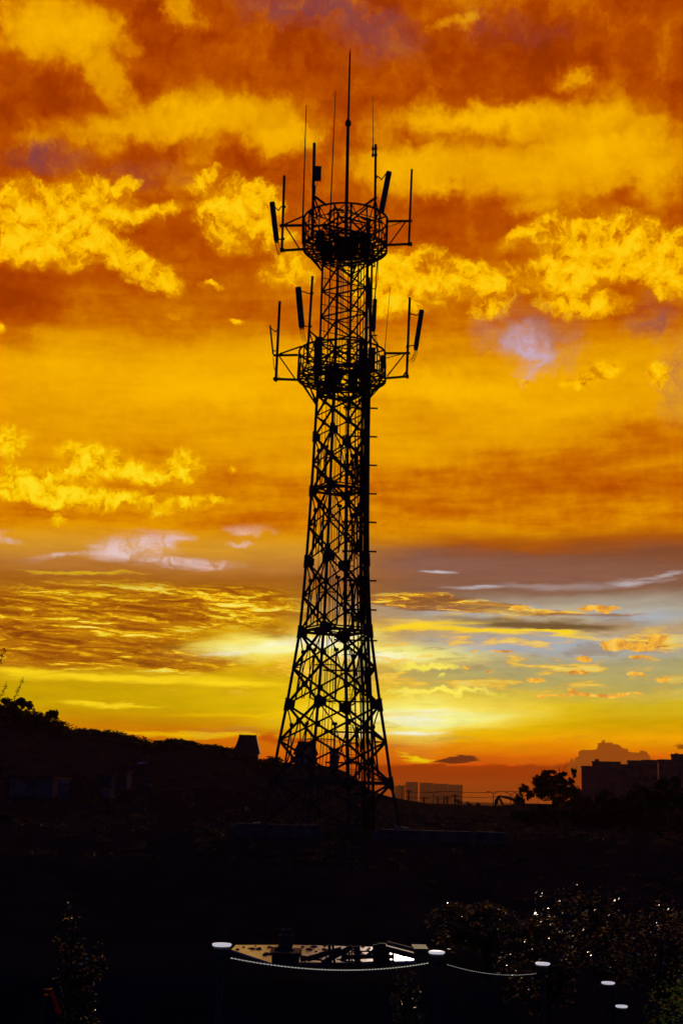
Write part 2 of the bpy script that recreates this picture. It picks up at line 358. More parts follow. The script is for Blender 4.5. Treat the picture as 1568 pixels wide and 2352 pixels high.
st = noise(vec(mth('MULTIPLY', qx, .5), mth('MULTIPLY', qy, 2.6)), 1.15, 8, .62)
sm = mth('MULTIPLY', mapr(st, .5, .62), blobs(after(low, qs), [(1150,1510,700,140,0,1.),(560,1560,300,60,0,.6)], 0, .6))
low = mix(mth('MULTIPLY', sm, .8), low, ramp(st, [(.5,lin((226,150,50))),(.6,lin((255,200,50))),(.7,lin((255,226,110)))]))
sd_ = mth('MULTIPLY', mapr(st, .45, .34), blobs(after(low, qs), [(1200,1470,560,110,0,.8),(900,1690,700,50,0,.5)], 0, .6))
low = mix(mth('MULTIPLY', sd_, .55), low, lin((150,112,70)))
low = layer(low, qs, [(1190,1434,260,17,-3,1.),(1290,1448,160,14,0,.6)], (116,88,52), 0, .8)
low = layer(low, qs, [(1130,1450,330,9,-2,1.),(960,1440,160,10,6,.9),(1330,1462,150,8,-6,.7)], (255,214,40), 0, .8)
low = layer(low, qs, [(180,1316,170,5,0,.5),(300,1560,440,16,-1.5,1.),(560,1574,180,11,-1,1.),(60,1542,130,14,0,1.),(230,1617,150,6,-2,1.)], (255,214,24), 0, .8)
low = layer(low, qc, [(980,1533,110,13,2,1.),(1010,1590,190,9,-1,1.),(930,1603,36,8,0,.9),(1020,1557,12,6,0,.8)], (255,236,90), 0, .7)
pk = [(1390,1398,75,13,0,1.),(1200,1392,60,11,0,.6),(1330,1400,30,12,0,.7),(1340,1513,55,14,0,1.),(1440,1485,120,18,-4,.9),(1520,1470,70,26,0,.8),(1330,1550,36,11,0,1.),(1090,1495,16,6,0,.8),
 (1150,1498,60,6,0,.7),(1115,1545,20,8,0,.8),(1230,1566,44,11,0,1.),(1370,1597,180,9,0,.9),(1130,1468,20,7,0,.7),(1460,1550,50,12,0,.8),(1530,1560,50,16,0,.7),(1310,1590,30,12,0,.7),(1240,1600,60,7,0,.7),(1070,1530,20,8,0,.5),(1460,1510,60,10,0,.7)]
low = mix(mapr(mth('ADD', blobs(after(low, ql), pk, 0, 1), mth('MULTIPLY', mth('SUBTRACT', nlump, .5), 1.3)), .34, .56), low, ramp(nfine, [(.35,lin((214,140,60))),(.55,lin((255,190,60))),(.7,lin((255,206,100)))]))
# low cloud bank, lens cloud and a cumulus on the horizon
low = layer(low, qs, [(1090,1762,220,8,0,.9),(930,1752,110,8,0,.5)], (255,86,8), 0, .9)
low = layer(low, qs, [(940,1742,60,12,-8,.9),(915,1735,50,6,-12,.8)], (255,214,10), 0, .8)
low = layer(low, qs, [(1130,1742,200,16,0,.45)], (206,80,6))
bank = mth('MULTIPLY', mapr(vy, yq(1767), yq(1760)), mapr(vx, toq(700,1760).x, toq(860,1760).x))
sepc = N.new('ShaderNodeSeparateXYZ'); L.new(qc, sepc.inputs[0])
bank = mth('MULTIPLY', mapr(mth('ADD', mth('MULTIPLY', sepc.outputs[1], .5), mth('MULTIPLY', vy, .5)), yq(1754), yq(1764)), mapr(qx, toq(700,1760).x, toq(860,1760).x))
low = mix(bank, low, yramp(qy, [(1740,lin((170,60,0))),(1780,lin((160,52,0))),(1820,lin((152,60,4))),(1860,lin((140,64,16)))]))
low = layer(low, qs, [(1062,1742,120,17,0,1.)], (100,40,14), 0, 1, 1, (.22,.42))
low = layer(low, qc, [(1405,1738,60,52,0,1.2),(1358,1754,66,40,0,1.2),(1472,1752,60,32,0,1.2),(1420,1770,170,34,0,1.2)], (150,72,14), 0, 1, 1, (.3,.42))
low = layer(low, qc, [(1552,1712,18,7,-20,1.)], (150,80,10), 0, .6)
low = layer(low, qs, [(640,1694,60,13,0,.9),(740,1698,90,9,0,.9),(690,1712,50,10,0,.4)], (196,70,4), 0, .8)
low = mix(.5, low, mix(1.0, low, mapr(noise(qst, 2.2, 5, .6), .25, .75, .86, 1.1), 'MULTIPLY'))
col = mix(mapr(vy, yq(1262), yq(1200)), low, col)
# --- the rest of the dome: dusk, from the Sky Texture
sky = N.new('ShaderNodeTexSky'); sky.sky_type = 'NISHITA'; sky.sun_disc = False
SUN_EL = R(4.5); SUN_AZ = math.atan2(ray(985,1650).x, ray(985,1650).y)
sky.sun_elevation = R(1.5); sky.sun_rotation = SUN_AZ
sky.altitude = 100
duskc = mix(1.0, vmath('MULTIPLY', sky.outputs[0], (.003,.003,.0035)), (.011,.02,.095), 'ADD')
wm = mth('MULTIPLY', mapr(mth('ABSOLUTE', az), R(24), R(50)), 1.0)
wm = mth('MAXIMUM', wm, mapr(el, R(36), R(55)))
wm = mth('MAXIMUM', wm, mapr(el, R(-2), R(-5)))
fin = mix(wm, col, duskc)
bg = N.new('ShaderNodeBackground'); bg.inputs['Strength'].default_value = 1.0; L.new(fin, bg.inputs['Color'])
wo = N.new('ShaderNodeOutputWorld'); L.new(bg.outputs[0], wo.inputs['Surface'])

# sun
sd = bpy.data.lights.new('sun', 'SUN'); sd.energy = SUN_E = .7; sd.angle = R(.6); sd.color = (1,.76,.48)
so = bpy.data.objects.new('sun', sd); COL.objects.link(so)
sdir = Vector((math.sin(SUN_AZ)*math.cos(SUN_EL), math.cos(SUN_AZ)*math.cos(SUN_EL), math.sin(SUN_EL)))
so.rotation_euler = sdir.to_track_quat('Z', 'Y').to_euler()

# ------------------------------------------------------------------ terrain
def smooth(a, b, t):
    t = min(1, max(0, (t-a)/(b-a))); return t*t*(3-2*t)
RIDGE = [(-900,1560),(-300,1600),(0,1640),(60,1652),(81,1655),(117,1672),(157,1687),(226,1688),(274,1696),(306,1705),(346,1715),(379,1713),(423,1709),(451,1719),(489,1723),(538,1732),(594,1757),(625,1751),(674,1757),(779,1767),(830,1800),(856,1820),(907,1836),(974,1848),(1077,1856),(1140,1856),(1186,1850),(1300,1850),(1600,1850),(2600,1850)]
def ridge_z(u):                    # u = x/y at distance 230: how high the far ridge stands
    prev = None
    for X, Y in RIDGE:
        p = at(X, Y, 230)
        if prev is not None and u <= p.x/230:
            t = (u*230-prev.x)/(p.x-prev.x); t = max(0, min(1, t)); return prev.z+(p.z-prev.z)*t
        prev = p
    return prev.z
def base_z(y):
    ks = [(-1e5,-10),(8,-10),(27,-8.6),(30.6,-5.6),(31.6,-4.08),(38.0,-4.08),(42,-3.9),(62,-3.0),(84,-2.3),(110,-2.2),(150,-1.9),(190,-2.6),(300,-6),(500,-12),(1e6,-14)]
    for (a, za), (b, zb) in zip(ks, ks[1:]):
        if y <= b: return za+(zb-za)*smooth(a, b, y)
def H(x, y):
    z = base_z(y)
    if y > 100:
        u = x/y; k = smooth(120, 225, y)*(1-smooth(300, 520, y))
        if u < .0: k = smooth(105, 225, y)*(1-smooth(300, 520, y))
        z = z*(1-k)+ridge_z(u)*k
    z -= 3.4*smooth(3.4, 6.2, x)*(1-smooth(48, 82, y))*smooth(12, 25, y)
    z += .18*math.sin(x*.31+y*.17)*math.sin(y*.23-x*.11)*min(1, max(0, abs(y-88)-8)/12)*(smooth(44, 60, y) if y > 0 else 1)
    return z
m = MB(); rads = [0,4,8,12,16,20,24,27]+list(np.arange(28, 46, .7))+list(np.arange(46, 70, 2.0))+list(np.arange(70, 130, 3.0))+list(np.arange(130, 330, 5.0))+list(np.arange(330, 560, 20))+[640,800,1100,1600,2400,3600,6000,9000]
angs = list(np.arange(-180, -24, 6))+list(np.arange(-24, 24, .5))+list(np.arange(24, 180, 6)); na = len(angs)
vs_ = []; fs_ = []
for r in rads:
    for a in angs:
        x, y = r*math.sin(R(a)), r*math.cos(R(a)); vs_.append((x, y, H(x, y)))
for i in range(len(rads)-1):
    for k in range(na):
        a = i*na+k; b = i*na+(k+1) % na; fs_.append((a, a+na, b+na, b))
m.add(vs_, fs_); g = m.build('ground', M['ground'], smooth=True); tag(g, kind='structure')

# ------------------------------------------------------------------ the tower
D0 = 88.0
p = at(757, 1896, D0); BASE = Vector((p.x, D0, p.z))
def axis(Y):                         # point of the vertical tower axis seen at height Y of the picture
    lo, hi = BASE.z-3, BASE.z+70
    for _ in range(40):
        mid = (lo+hi)/2; v = CAMR.transposed() @ Vector((BASE.x, D0, mid)); y = 1176-F*v.y/(-v.z)
        if y > Y: lo = mid
        else: hi = mid
    return Vector((BASE.x, D0, lo))
PROF = [(1905,163),(1797,140),(1703,125),(1619,110),(1535,97),(1451,84.5),(1370,78.5),(1288,73.5),(1207,69.5),(1126,66),(1063,63.5),(1000,61.5),(934,59.5),(905,58.5),(850,57),(760,55),(560,53.5)]
TH = R(17)
def halfw(Y):
    for (a, wa), (b, wb) in zip(PROF, PROF[1:]):
        if Y >= b: return wa+(wb-wa)*(min(a, Y)-a)/(b-a)
    return PROF[-1][1]
def rad(Y): return (halfw(Y)-3)*pxm(axis(Y))/math.cos(TH)
ANG = [math.pi-TH, 1.5*math.pi-TH, 2*math.pi-TH, .5*math.pi-TH]     # left, front, right, back
def leg(i, Y):
    c = axis(Y); r = rad(Y); return c+Vector((math.cos(ANG[i])*r, math.sin(ANG[i])*r, 0))
def legf(i, Y): return leg(i % 4, Y)

tower = thing('lattice_tower', BASE, 'tall dark steel lattice telecom tower with two ring platforms and a lightning mast', 'tower')
LV = [1905,1797,1703,1619,1535,1451,1370,1288,1207,1126,1063,1000,952,905]
UP = [905,875,845,815,785,754,724,694,664,633,603,575,548]
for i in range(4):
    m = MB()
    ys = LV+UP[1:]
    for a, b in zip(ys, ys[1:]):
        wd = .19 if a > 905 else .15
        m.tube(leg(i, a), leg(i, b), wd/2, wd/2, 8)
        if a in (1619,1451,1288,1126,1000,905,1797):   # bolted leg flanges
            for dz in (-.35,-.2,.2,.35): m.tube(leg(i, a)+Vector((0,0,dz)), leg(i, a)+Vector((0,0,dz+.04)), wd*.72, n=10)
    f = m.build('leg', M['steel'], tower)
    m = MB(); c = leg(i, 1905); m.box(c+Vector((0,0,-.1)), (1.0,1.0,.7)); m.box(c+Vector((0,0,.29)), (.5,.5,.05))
    m.build('footing', M['concrete'], f)
def bar2(m, a, b, wd): m.bar(a, b, wd, wd*.75)
for i in range(4):
    j = (i+1) % 4; m = MB(); t_ = MB(); pl = MB()
    def P(t, Y): return legf(i, Y).lerp(legf(j, Y), t)
    for k in range(len(LV)-1):
        a, b = LV[k], LV[k+1]; wd = .15 if a > 1451 else .125
        bar2(m, P(0,a), P(1,b), wd); bar2(m, P(1,a)+Vector((0,0,.0)), P(0,b), wd*.95)
        c = P(0,a).lerp(P(1,b), .5)
        d = (P(1,a)-P(0,a)).normalized(); ro = Matrix((d, Vector((0,0,1)).cross(d), Vector((0,0,1)))).transposed()
        m.box(c, (.34,.16,.34), rot=ro)
    # inner hangers, arrow-headed at the top, with their own thin crossings
    for k in range(1, 11, 2) if i in (0, 1, 2) else ():
        a, mid, b = LV[k], LV[k+1], LV[k+2]
        top = mid+(b-mid)*.42; bot = a+(mid-a)*.12
        for t in (.27, .73):
            q1, q2 = P(t, top), P(t, bot); bar2(m, q1, q2, .12)
            d = (P(1,a)-P(0,a)).normalized()
            t_.bar(q1, P(0 if t < .5 else 1, b), .065); t_.bar(q2, P(0 if t < .5 else 1, a), .065)
            m.box(q1, (.3,.12,.2), rz=math.atan2(d.y, d.x))
            t_.bar(q1, P(t+(.2 if t < .5 else -.2), bot), .065); t_.bar(q2, P(t+(.2 if t < .5 else -.2), top), .065)
            t_.bar(P(t, mid), P(0 if t < .5 else 1, mid), .06)
    m.build('cross_bracing', M['steel'], tower); t_.build('secondary_bracing', M['steel'], tower)
# big gusset plates wrapped round the legs
for k, Y in enumerate([1797,1619,1451,1288,1126,1000]):
    for i in range(4):
        m = MB(); c = leg(i, Y); ax = (leg(i, Y-30)-leg(i, Y+30)).normalized()
        hgt = (30 if Y > 1130 else 25)*pxm(c); wd = (20 if Y > 1130 else 14)*pxm(c)
        for s, j in ((1, (i+1) % 4), (-1, (i-1) % 4)):
            d = (leg(j, Y)-leg(i, Y)).normalized()
            pr = [c-ax*hgt*.5+d*.02, c-ax*hgt*.28+d*wd, c+ax*hgt*.28+d*wd, c+ax*hgt*.5+d*.02]
            n_ = d.cross(ax).normalized()*.03
            m.add([v-n_ for v in pr]+[v+n_ for v in pr], [(0,1,2,3),(7,6,5,4),(0,4,5,1),(1,5,6,2),(2,6,7,3),(3,7,4,0)])
        m.tube(c-ax*hgt*.5, c+ax*hgt*.5, .15, n=10)
        for z in np.linspace(-.42, .42, 6): m.tube(c+ax*hgt*z-Vector((.19,0,0)), c+ax*hgt*z+Vector((.19,0,0)), .02, n=5)
        m.build('gusset_plate', M['steel'], tower)
# ring beams
for Y, wd, inner in ((1797,.2,False),(1451,.17,True),(1126,.15,True),(905,.17,True)):
    m = MB()
    for i in range(4):
        j = (i+1) % 4; m.bar(leg(i, Y), leg(j, Y), wd*.8, wd)
        if inner:
            m.bar(leg(i, Y-7), leg(j, Y-7), wd*.5, wd*.5)
            m.bar(leg(i, Y).lerp(leg(j, Y), .5), leg(j, Y).lerp(leg((j+1) % 4, Y), .5), .1)
            m.bar(leg(i, Y).lerp(leg(j, Y), .25), leg(i, Y).lerp(leg((i-1) % 4, Y), .25), .09)
    m.build('ring_beam', M['steel'], tower)
# upper shaft bracing
for i in range(4):
    j = (i+1) % 4; m = MB(); t_ = MB(); ys = UP
    for k in range(0, len(ys)-2, 2):
        a, b, c = ys[k], ys[k+1], ys[k+2]
        n0, n1, n2 = leg(i, a), leg(j, b), leg(i, c)
        if i in (0, 2): bar2(m, n0, n1, .1); bar2(m, n1, n2, .1); t_.bar(leg(j, a), leg(i, b), .055)
        else: bar2(m, leg(i, b), leg(j, c if i == 1 else a), .14); bar2(m, leg(i, b), leg(j, a if i == 1 else c), .1); t_.bar(leg(i, a), leg(j, a), .06)
        t_.bar(leg(i, a).lerp(leg(j, a), .5), leg(i, c).lerp(leg(j, c), .5), .055)
    m.build('cross_bracing', M['steel'], tower); t_.build('secondary_bracing', M['steel'], tower)

# ladder, cable tray and cables running up inside the right corner
def inner(dx, dy, Y):
    c = axis(Y); s = pxm(c); return c+Vector((dx*s, dy, 0))
def trunk(Y):        # sideways offset of the cable run from the axis, in picture units
    ks = [(1905,88),(1780,83),(1619,76),(1451,65),(1350,62),(1200,58),(1000,54),(750,52),(560,50)]
    for (a, va), (b, vb) in zip(ks, ks[1:]):
        if Y >= b: return va+(vb-va)*(a-min(a, Y))/(a-b)
    return ks[-1][1]
YS = [1905,1780,1619,1451,1350,1200,1100,1000,905,800,700,600,560]
m = MB()
for k, off in enumerate([-9,-6.5,-4,-1.5,1,3.5,6,8.5,11]):
    ys_ = YS if k in (1,5,8) else [Y for Y in YS if Y >= 800]
    m.path([inner(trunk(Y)+off*(1.25 if Y > 1500 else .95)+random.uniform(-.8,.8), -.35+.07*(k % 3), Y) for Y in ys_], [(.016+.02*(k % 3))*(1 if Y > 1400 else 1.4 if Y > 850 else .8) for Y in ys_], 6)
m.build('cable_bundle', M['cable'], tower)
m = MB()
for off in (-13, 13): m.path([inner(trunk(Y)+off, -.2, Y) for Y in YS], .035, 6)
m.build('cable_tray', M['steel'], tower)
sup = []
Y = 1893.0; Ys_ = []
while Y > 900:
    sup.append(Y); Y -= 70.5 if Y > 1440 else 67 if Y > 1260 else 65.5
for Y in sup:
    m = MB(); t = trunk(Y)
    sh = 0 if Y > 1500 else (18 if Y > 1400 else 30)
    c1, c2 = inner(t-96+sh*1.6, -.1, Y), inner(t+(16 if Y > 1500 else 31), -.1, Y)
    m.bar(c1, c2, .07, .1); m.bar(inner(t-14, -.1, Y-8), inner(t+14, -.1, Y-8), .05); m.bar(c1, inner(t-70+sh, .35, Y+4), .04)
    m.build('cable_support', M['steel'], tower)
def lad(Y): return trunk(Y)-36*(1 if Y > 1500 else .92 if Y > 1200 else .85)
m = MB()
for off in (-11, 11): m.path([inner(lad(Y)+off, .5, Y) for Y in YS], .032, 6)
lr = m.build('ladder', M['steel'], tower); m = MB(); Y = 1893
while Y > 575: m.tube(inner(lad(Y)-11, .5, Y), inner(lad(Y)+11, .5, Y+.4), .016, n=5); Y -= 11.5
m.build('rungs', M['steel'], lr)
m = MB(); Y = 1840
while Y > 940:
    c = inner(lad(Y), .5, Y); pts = [c+Vector((.42*math.cos(a), -.62*math.sin(a), 0)) for a in np.linspace(-.2, math.pi+.2, 10)]
    m.path(pts, .02, 4); Y -= 33.7
for a in (.6, 1.57, 2.5): m.path([inner(lad(Y), .5, Y)+Vector((.42*math.cos(a), -.62*math.sin(a), 0)) for Y in (1840,1619,1451,1200,940)], .016, 4)
m.build('safety_cage', M['steel'], lr)
m = MB()
for off, dy in ((-36,-.6),(-31,-.5),(-14,.8),(-8,.9),(-2,.2),(-48,.5),(-18,-.9)):
    m.path([inner(off*(halfw(Y)/84 if Y > 1451 else 1)*.9+random.uniform(-1.5,1.5), dy, Y) for Y in YS], random.choice((.012,.018,.025)), 5)
m.build('hanging_cables', M['cable'], tower)

# ------------------------------------------------------------------ ring platforms
def platform(Yrail, Yfloor, hw_r, hw_f, Ystrut, nm, seed):
    rr = random.Random(seed)
    cr, cf = axis(Yrail), axis(Yfloor); R1 = hw_r*pxm(cr); R2 = hw_f*pxm(cf); h = cr.z-cf.z; cx, cy = cr.x, cr.y
    NP = 16
    fl = MB(); fl.ring(cf, R2, .1, .1, 48); fl.ring(cf+Vector((0,0,-.05)), R2*.78, .07, .1, 40); fl.ring(cf+Vector((0,0,-.05)), rad(Yfloor)*1.08, .1, .14, 32)
    for k in range(NP*2):
        a = 2*math.pi*k/(NP*2); e = Vector((math.cos(a), math.sin(a), 0))
        fl.bar(cf+e*rad(Yfloor)*.98+Vector((0,0,-.03)), cf+e*R2, .06 if k % 2 else .1)
    F_ = fl.build('platform_frame', M['steel'], tower)
    gr = MB(); x = -R2*.96                                        # open bar grating
    while x < R2*.96:
        y1 = math.sqrt(max(0, (R2*.97)**2-x*x)); y0 = math.sqrt(max(0, (rad(Yfloor)*.5)**2-x*x)) if abs(x) < rad(Yfloor)*.5 else 0
        t0 = rr.random() < .0
        for s in (-1, 1):
            if y0 == 0 and s == 1: continue
            A = Vector((x, s*y0 if y0 else -y1, .05)); B = Vector((x, s*y1 if y0 else y1, .05))
            rot = Matrix.Rotation(.6, 3, 'Z'); gr.bar(cf+rot @ A, cf+rot @ B, .035, .05)
        x += .6
    gr.build('grating', M['steel'], F_)
    # solid decking plates over part of the floor
    for k in (1, 5, 10):
        a0, a1 = 2*math.pi*k/14+.05, 2*math.pi*(k+1)/14-.05; ri, ro = rad(Yfloor)*(.15 if k % 3 else .5), R2*(.8 if k % 2 else .62)
        dk_ = MB(); vs = []
        for z in (.08, .12):
            for rr_, a in ((ri,a0),(ro,a0),(ro,(a0+a1)/2),(ro,a1),(ri,a1)): vs.append(cf+Vector((rr_*math.cos(a), rr_*math.sin(a), z)))
        dk_.add(vs, [(4,3,2,1,0),(5,6,7,8,9),(0,1,6,5),(1,2,7,6),(2,3,8,7),(3,4,9,8),(4,0,5,9)])
        dk_.build('deck_plate', M['steel'], F_)
    st = MB(); cs = axis(Ystrut)
    for i in range(4):
        for da in (-.42, 0, .42):
            a = ANG[i]+da; e = Vector((math.cos(a), math.sin(a), 0)); st.bar(cf+e*R2*.97, leg(i, Ystrut), .1 if da == 0 else .07)
            st.bar(cf+e*R2*.6, leg(i, Yfloor+ (Ystrut-Yfloor)*.55), .06)
        j = (i+1) % 4; mid = (ANG[i]+math.pi/4); e = Vector((math.cos(mid), math.sin(mid), 0))
        st.bar(cf+e*R2*.97, leg(i, Ystrut-8), .07); st.bar(cf+e*R2*.97, leg(j, Ystrut-8), .07)
    st.build('support_strut', M['steel'], tower)
    rl = MB(); rl.ring(cr, R1, .1, .1, 48); rl.ring(cr+Vector((0,0,-h*.33)), R1+(R2-R1)*.33, .05, .05, 48); rl.ring(cr+Vector((0,0,-h*.66)), R1+(R2-R1)*.66, .05, .05, 48); rl.ring(cf+Vector((0,0,.16)), R2, .02, .1, 48)
    Rl = rl.build('guard_rail', M['steel'], tower)
    for k in range(NP):
        a = 2*math.pi*(k+.3)/NP; e = Vector((math.cos(a), math.sin(a), 0)); pm = MB(); wd = .13 if k % 4 == 0 else .08
        pm.bar(cf+e*R2, cr+e*R1, wd); pm.build('rail_post', M['steel'], Rl)
    br = MB()
    for k in range(0, NP):
        a = 2*math.pi*(k+.3)/NP; a2 = 2*math.pi*(k+1.3)/NP; e = Vector((math.cos(a), math.sin(a), 0)); e2 = Vector((math.cos(a2), math.sin(a2), 0))
        if k % 2: br.bar(cf+e*R2, cr+e2*R1, .05)
        else: br.bar(cr+e*R1, cf+e2*R2, .05)
    for i in range(4):                      # stays from the rail to the legs
        e = Vector((math.cos(ANG[i]), math.sin(ANG[i]), 0)); br.bar(cr+e*R1, leg(i, Yrail+8), .08); br.bar(leg(i, Yrail+8), cf+e*R2*.9, .07)
        j = (i+1) % 4; br.bar(leg(i, Yrail+12), leg(j, Yrail+12), .1); br.bar(leg(i, Yrail+12), leg(j, Yfloor), .08)
        mid = ANG[i]+math.pi/4; e2 = Vector((math.cos(mid), math.sin(mid), 0)); br.bar(cr+e2*R1, leg(i, Yrail+30), .07); br.bar(cr+e2*R1, leg(j, Yrail+30), .07)
    br.build('rail_bracing', M['steel'], tower)
    return cr, cf, R1, R2, h
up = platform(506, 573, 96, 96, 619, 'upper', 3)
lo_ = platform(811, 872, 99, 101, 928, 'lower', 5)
def cabinet(X0, X1, Y0, Y1, dy, depth, kind='equipment_cabinet'):
    a, b = at(X0, Y1, D0+dy), at(X1, Y0, D0+dy); m = MB(); c = (a+b)/2
    m.box(c, (abs(b.x-a.x), depth, abs(b.z-a.z))); e = m.build(kind, M['panel'], tower)
    d = MB(); d.box(c+Vector((0,-depth/2-.012,0)), (abs(b.x-a.x)*.84, .02, abs(b.z-a.z)*.9)); d.box(c+Vector((abs(b.x-a.x)*.3,-depth/2-.04,0)), (.03,.05,.16)); d.build('cabinet_door', M['panel'], e)
for args in [(724,745,532,572,-1.6,.5),(800,824,540,574,-1.2,.5),(842,850,502,532,-1.4,.35),(738,764,562,592,-.5,.8),(766,812,548,590,.4,.7),(826,846,545,586,1.2,.5),
             (721,741,776,862,-1.2,.55),(758,784,848,878,-1.4,.7),(804,822,852,884,.6,.6),(822,833,778,868,-.9,.4),(744,770,846,888,.9,.7),(846,862,800,850,-1.6,.4),(873,881,817,852,.4,.35),(826,842,862,896,-.6,.5)]:
    cabinet(*args)
# central machinery frame poking above the upper deck
m = MB()
for a, b, wd in (((753,492),(768,479),.14),((768,479),(790,484),.14),((757,494),(757,560),.14),((775,490),(775,560),.12),((796,480),(840,505),.1),((800,512),(850,470),.1),((800,500),(846,545),.1),((735,520),(790,470),.07),((740,515),(800,560),.1),((820,495),(880,512),.08),((848,503),(848,575),.15),((716,520),(745,515),.1),((745,515),(850,540),.14)):
    m.bar(at(*a, D0-.6), at(*b, D0-.6+random.uniform(-.6,.6)), wd)
m.build('hoist_frame', M['steel'], tower)

# ------------------------------------------------------------------ masts, poles, antennas
def tubes(name, segs, D, parent=tower, label=None):
    m = MB()
    for a, b, ra, rb in segs: m.tube(at(*a, D), at(*b, D), ra, rb, 8)
    o = m.build(name, M['steel'], parent)
    if label: o['label'] = label
    return o
s_ = pxm(axis(300)); mast = tubes('lightning_mast', [((793.9,560),(799,292),4.2*s_,3.6*s_),((799.6,276),(803.4,125),2.4*s_,1.9*s_),((803.4,125),(804.3,111),1.9*s_,.4*s_)], D0)
m = MB(); c = at(799.3, 282, D0); m.lathe(c+Vector((0,0,-.28)), [(.1,0),(.16,.06),(.215,.16),(.215,.34),(.16,.46),(.1,.56)], 12); m.build('mast_coupling', M['steel'], mast)
def nearD(X, Yc=505, hw=96):         # depth of the near side of a platform ring at picture column X
    c = axis(Yc); s = pxm(c); cx = 784+F*(CAMR.transposed() @ c).x/-(CAMR.transposed() @ c).z
    dx = max(-hw, min(hw, X-cx)); return D0-math.sqrt(max(0, hw*hw-dx*dx))*s
tubes('whip_antenna', [((695,560),(695,509),.07,.06),((695,509),(703.3,240.4),.055,.028)], D0-.3, label='tall thin whip antenna at the left edge of the upper platform')
tubes('whip_antenna', [((758.2,500),(758.7,481.5),.09,.09),((758.7,481.5),(770.5,206.4),.045,.024)], nearD(758), label='tall thin whip antenna just left of the lightning mast')
tubes('whip_antenna', [((883,825),(883,807.6),.05,.05),((883,807.6),(896,658),.025,.012)], D0-.5, label='thin whip antenna at the right edge of the lower platform')
tubes('whip_antenna', [((717,436),(693.6,288),.012,.007)], nearD(720), label='hair-thin slanting whip antenna above the upper platform')
def pole(a, b, D, r=.085, label=None): return tubes('antenna_pole', [(a, b, r, r)], D, label=label)
def strut(name, segs, D, par):
    m = MB()
    for a, b, wd in segs: m.bar(at(*a, D), at(*b, D), wd)
    return m.build(name, M['steel'], par)
def panel(T, Bm, wpx, D, label, brk=(), side=1):
    A, B = at(*T, D), at(*Bm, D); ax = (A-B); ln = ax.length; ax.normalize(); w_ = wpx*pxm(A); m = MB()
    xd = Vector((0,1,0)).cross(ax).normalized(); yd = ax.cross(xd).normalized(); pr = []
    K = 14
    for z, k in ((0,.86),(.02,1),(.98,1),(1,.86)):
        for q_ in range(K):
            a = 2*math.pi*q_/K; ex = math.copysign(abs(math.cos(a))**.45, math.cos(a)); ey = math.copysign(abs(math.sin(a))**.7, math.sin(a))
            pr.append(B+ax*ln*z+xd*ex*w_/2*k+yd*ey*w_*.34*k)
    fs = []
    for r in range(3):
        for q_ in range(K): a = r*K+q_; b = r*K+(q_+1) % K; fs.append((a, b, b+K, a+K))
    fs.append(tuple(range(K))[::-1]); fs.append(tuple(3*K+q_ for q_ in range(K)))
    m.add(pr, fs); o = m.build('panel_antenna', M['panel'], tower, smooth=False); o['label'] = label
    for segs in brk:
        b_ = MB()
        for s0, s1 in zip(segs, segs[1:]): b_.bar(at(*s0, D), at(*s1, D), .06)
        b_.box(at(*segs[-1], D), (.22,.18,.1)); b_.build('mounting_bracket', M['steel'], o)
    cb = MB()
    for k in range(5):
        x = Bm[0]+(k-2)*wpx*.16; cb.path([at(x, Bm[1]-1, D), at(x+random.uniform(-1,2), Bm[1]+9, D), at(x+side*random.uniform(1,5), Bm[1]+22, D+.1), at(x+side*random.uniform(5,11), Bm[1]+33, D+.2)], .012, 4)
        cb.tube(at(x, Bm[1]-1, D), at(x+.2, Bm[1]+5, D), .028, n=6)
    cb.build('connector_cables', M['cable'], o)
# outriggers: square side frames that carry the poles
def outrigger(segs, D, label):
    o = strut('side_arm', segs, D, tower); o['label'] = label
outrigger([((642,518),(698,516.7),.14),((643,575),(698,571.6),.14),((653.8,517),(687.6,571),.08),((653,515),(698,495),.09),((643,574),(652,574),.22),((642,518),(652,518),.17)], D0, 'square side arm on the left of the upper platform')
outrigger([((888,507.6),(946.5,506.8),.13),((888,562.3),(946,559.5),.13),((931,509),(893,562),.08),((890,521),(921,510),.04),((936,560),(946,560),.22)], D0, 'square side arm on the right of the upper platform')
outrigger([((627,816),(684,815),.13),((627,870),(684,872),.14),((641.5,818.5),(677,869),.08),((641,813),(692,795),.09),((628,870),(638,870),.2)], D0, 'square side arm on the left of the lower platform')
outrigger([((881,811),(941,811),.13),((884,868.5),(938.5,864),.13),((928.5,813),(888.6,864),.08),((883,823),(928,811),.05),((925,864),(934,852),.1),((932,864.5),(938.5,864.5),.22)], D0, 'square side arm on the right of the lower platform')
pole((647,578),(652.7,403), D0, .085, 'pole on the left side arm of the upper platform')
pole((938.6,562),(945.5,388), D0, .075, 'pole on the right side arm of the upper platform')
pole((633.3,876),(642.3,692), D0, .09, 'pole on the left side arm of the lower platform')
pole((933.5,867),(940.8,683), D0, .085, 'pole on the right side arm of the lower platform')
d1 = nearD(720); pole((717,545),(721.7,327.8), d1, .1, 'pole at the front left of the upper platform')
d2 = nearD(862); pole((860.5,545),(862.5,331), d2, .085, 'pole at the front right of the upper platform')
d3 = nearD(712, 808, 99); pole((705,835),(717.5,634), d3, .085, 'pole at the front left of the lower platform')
d4 = nearD(852, 808, 99); pole((852,850),(847,637), d4, .09, 'pole at the front right of the lower platform')
pole((627,813),(620,747), D0, .06, 'short slanting pole outside the lower left side arm')
m = MB(); 
for a, b in (((620.9,752),(632.5,762)),((632.5,762),(640,753)),((628,806),(637,805))): m.bar(at(*a, D0), at(*b, D0), .06)
m.build('mounting_bracket', M['steel'], tower)
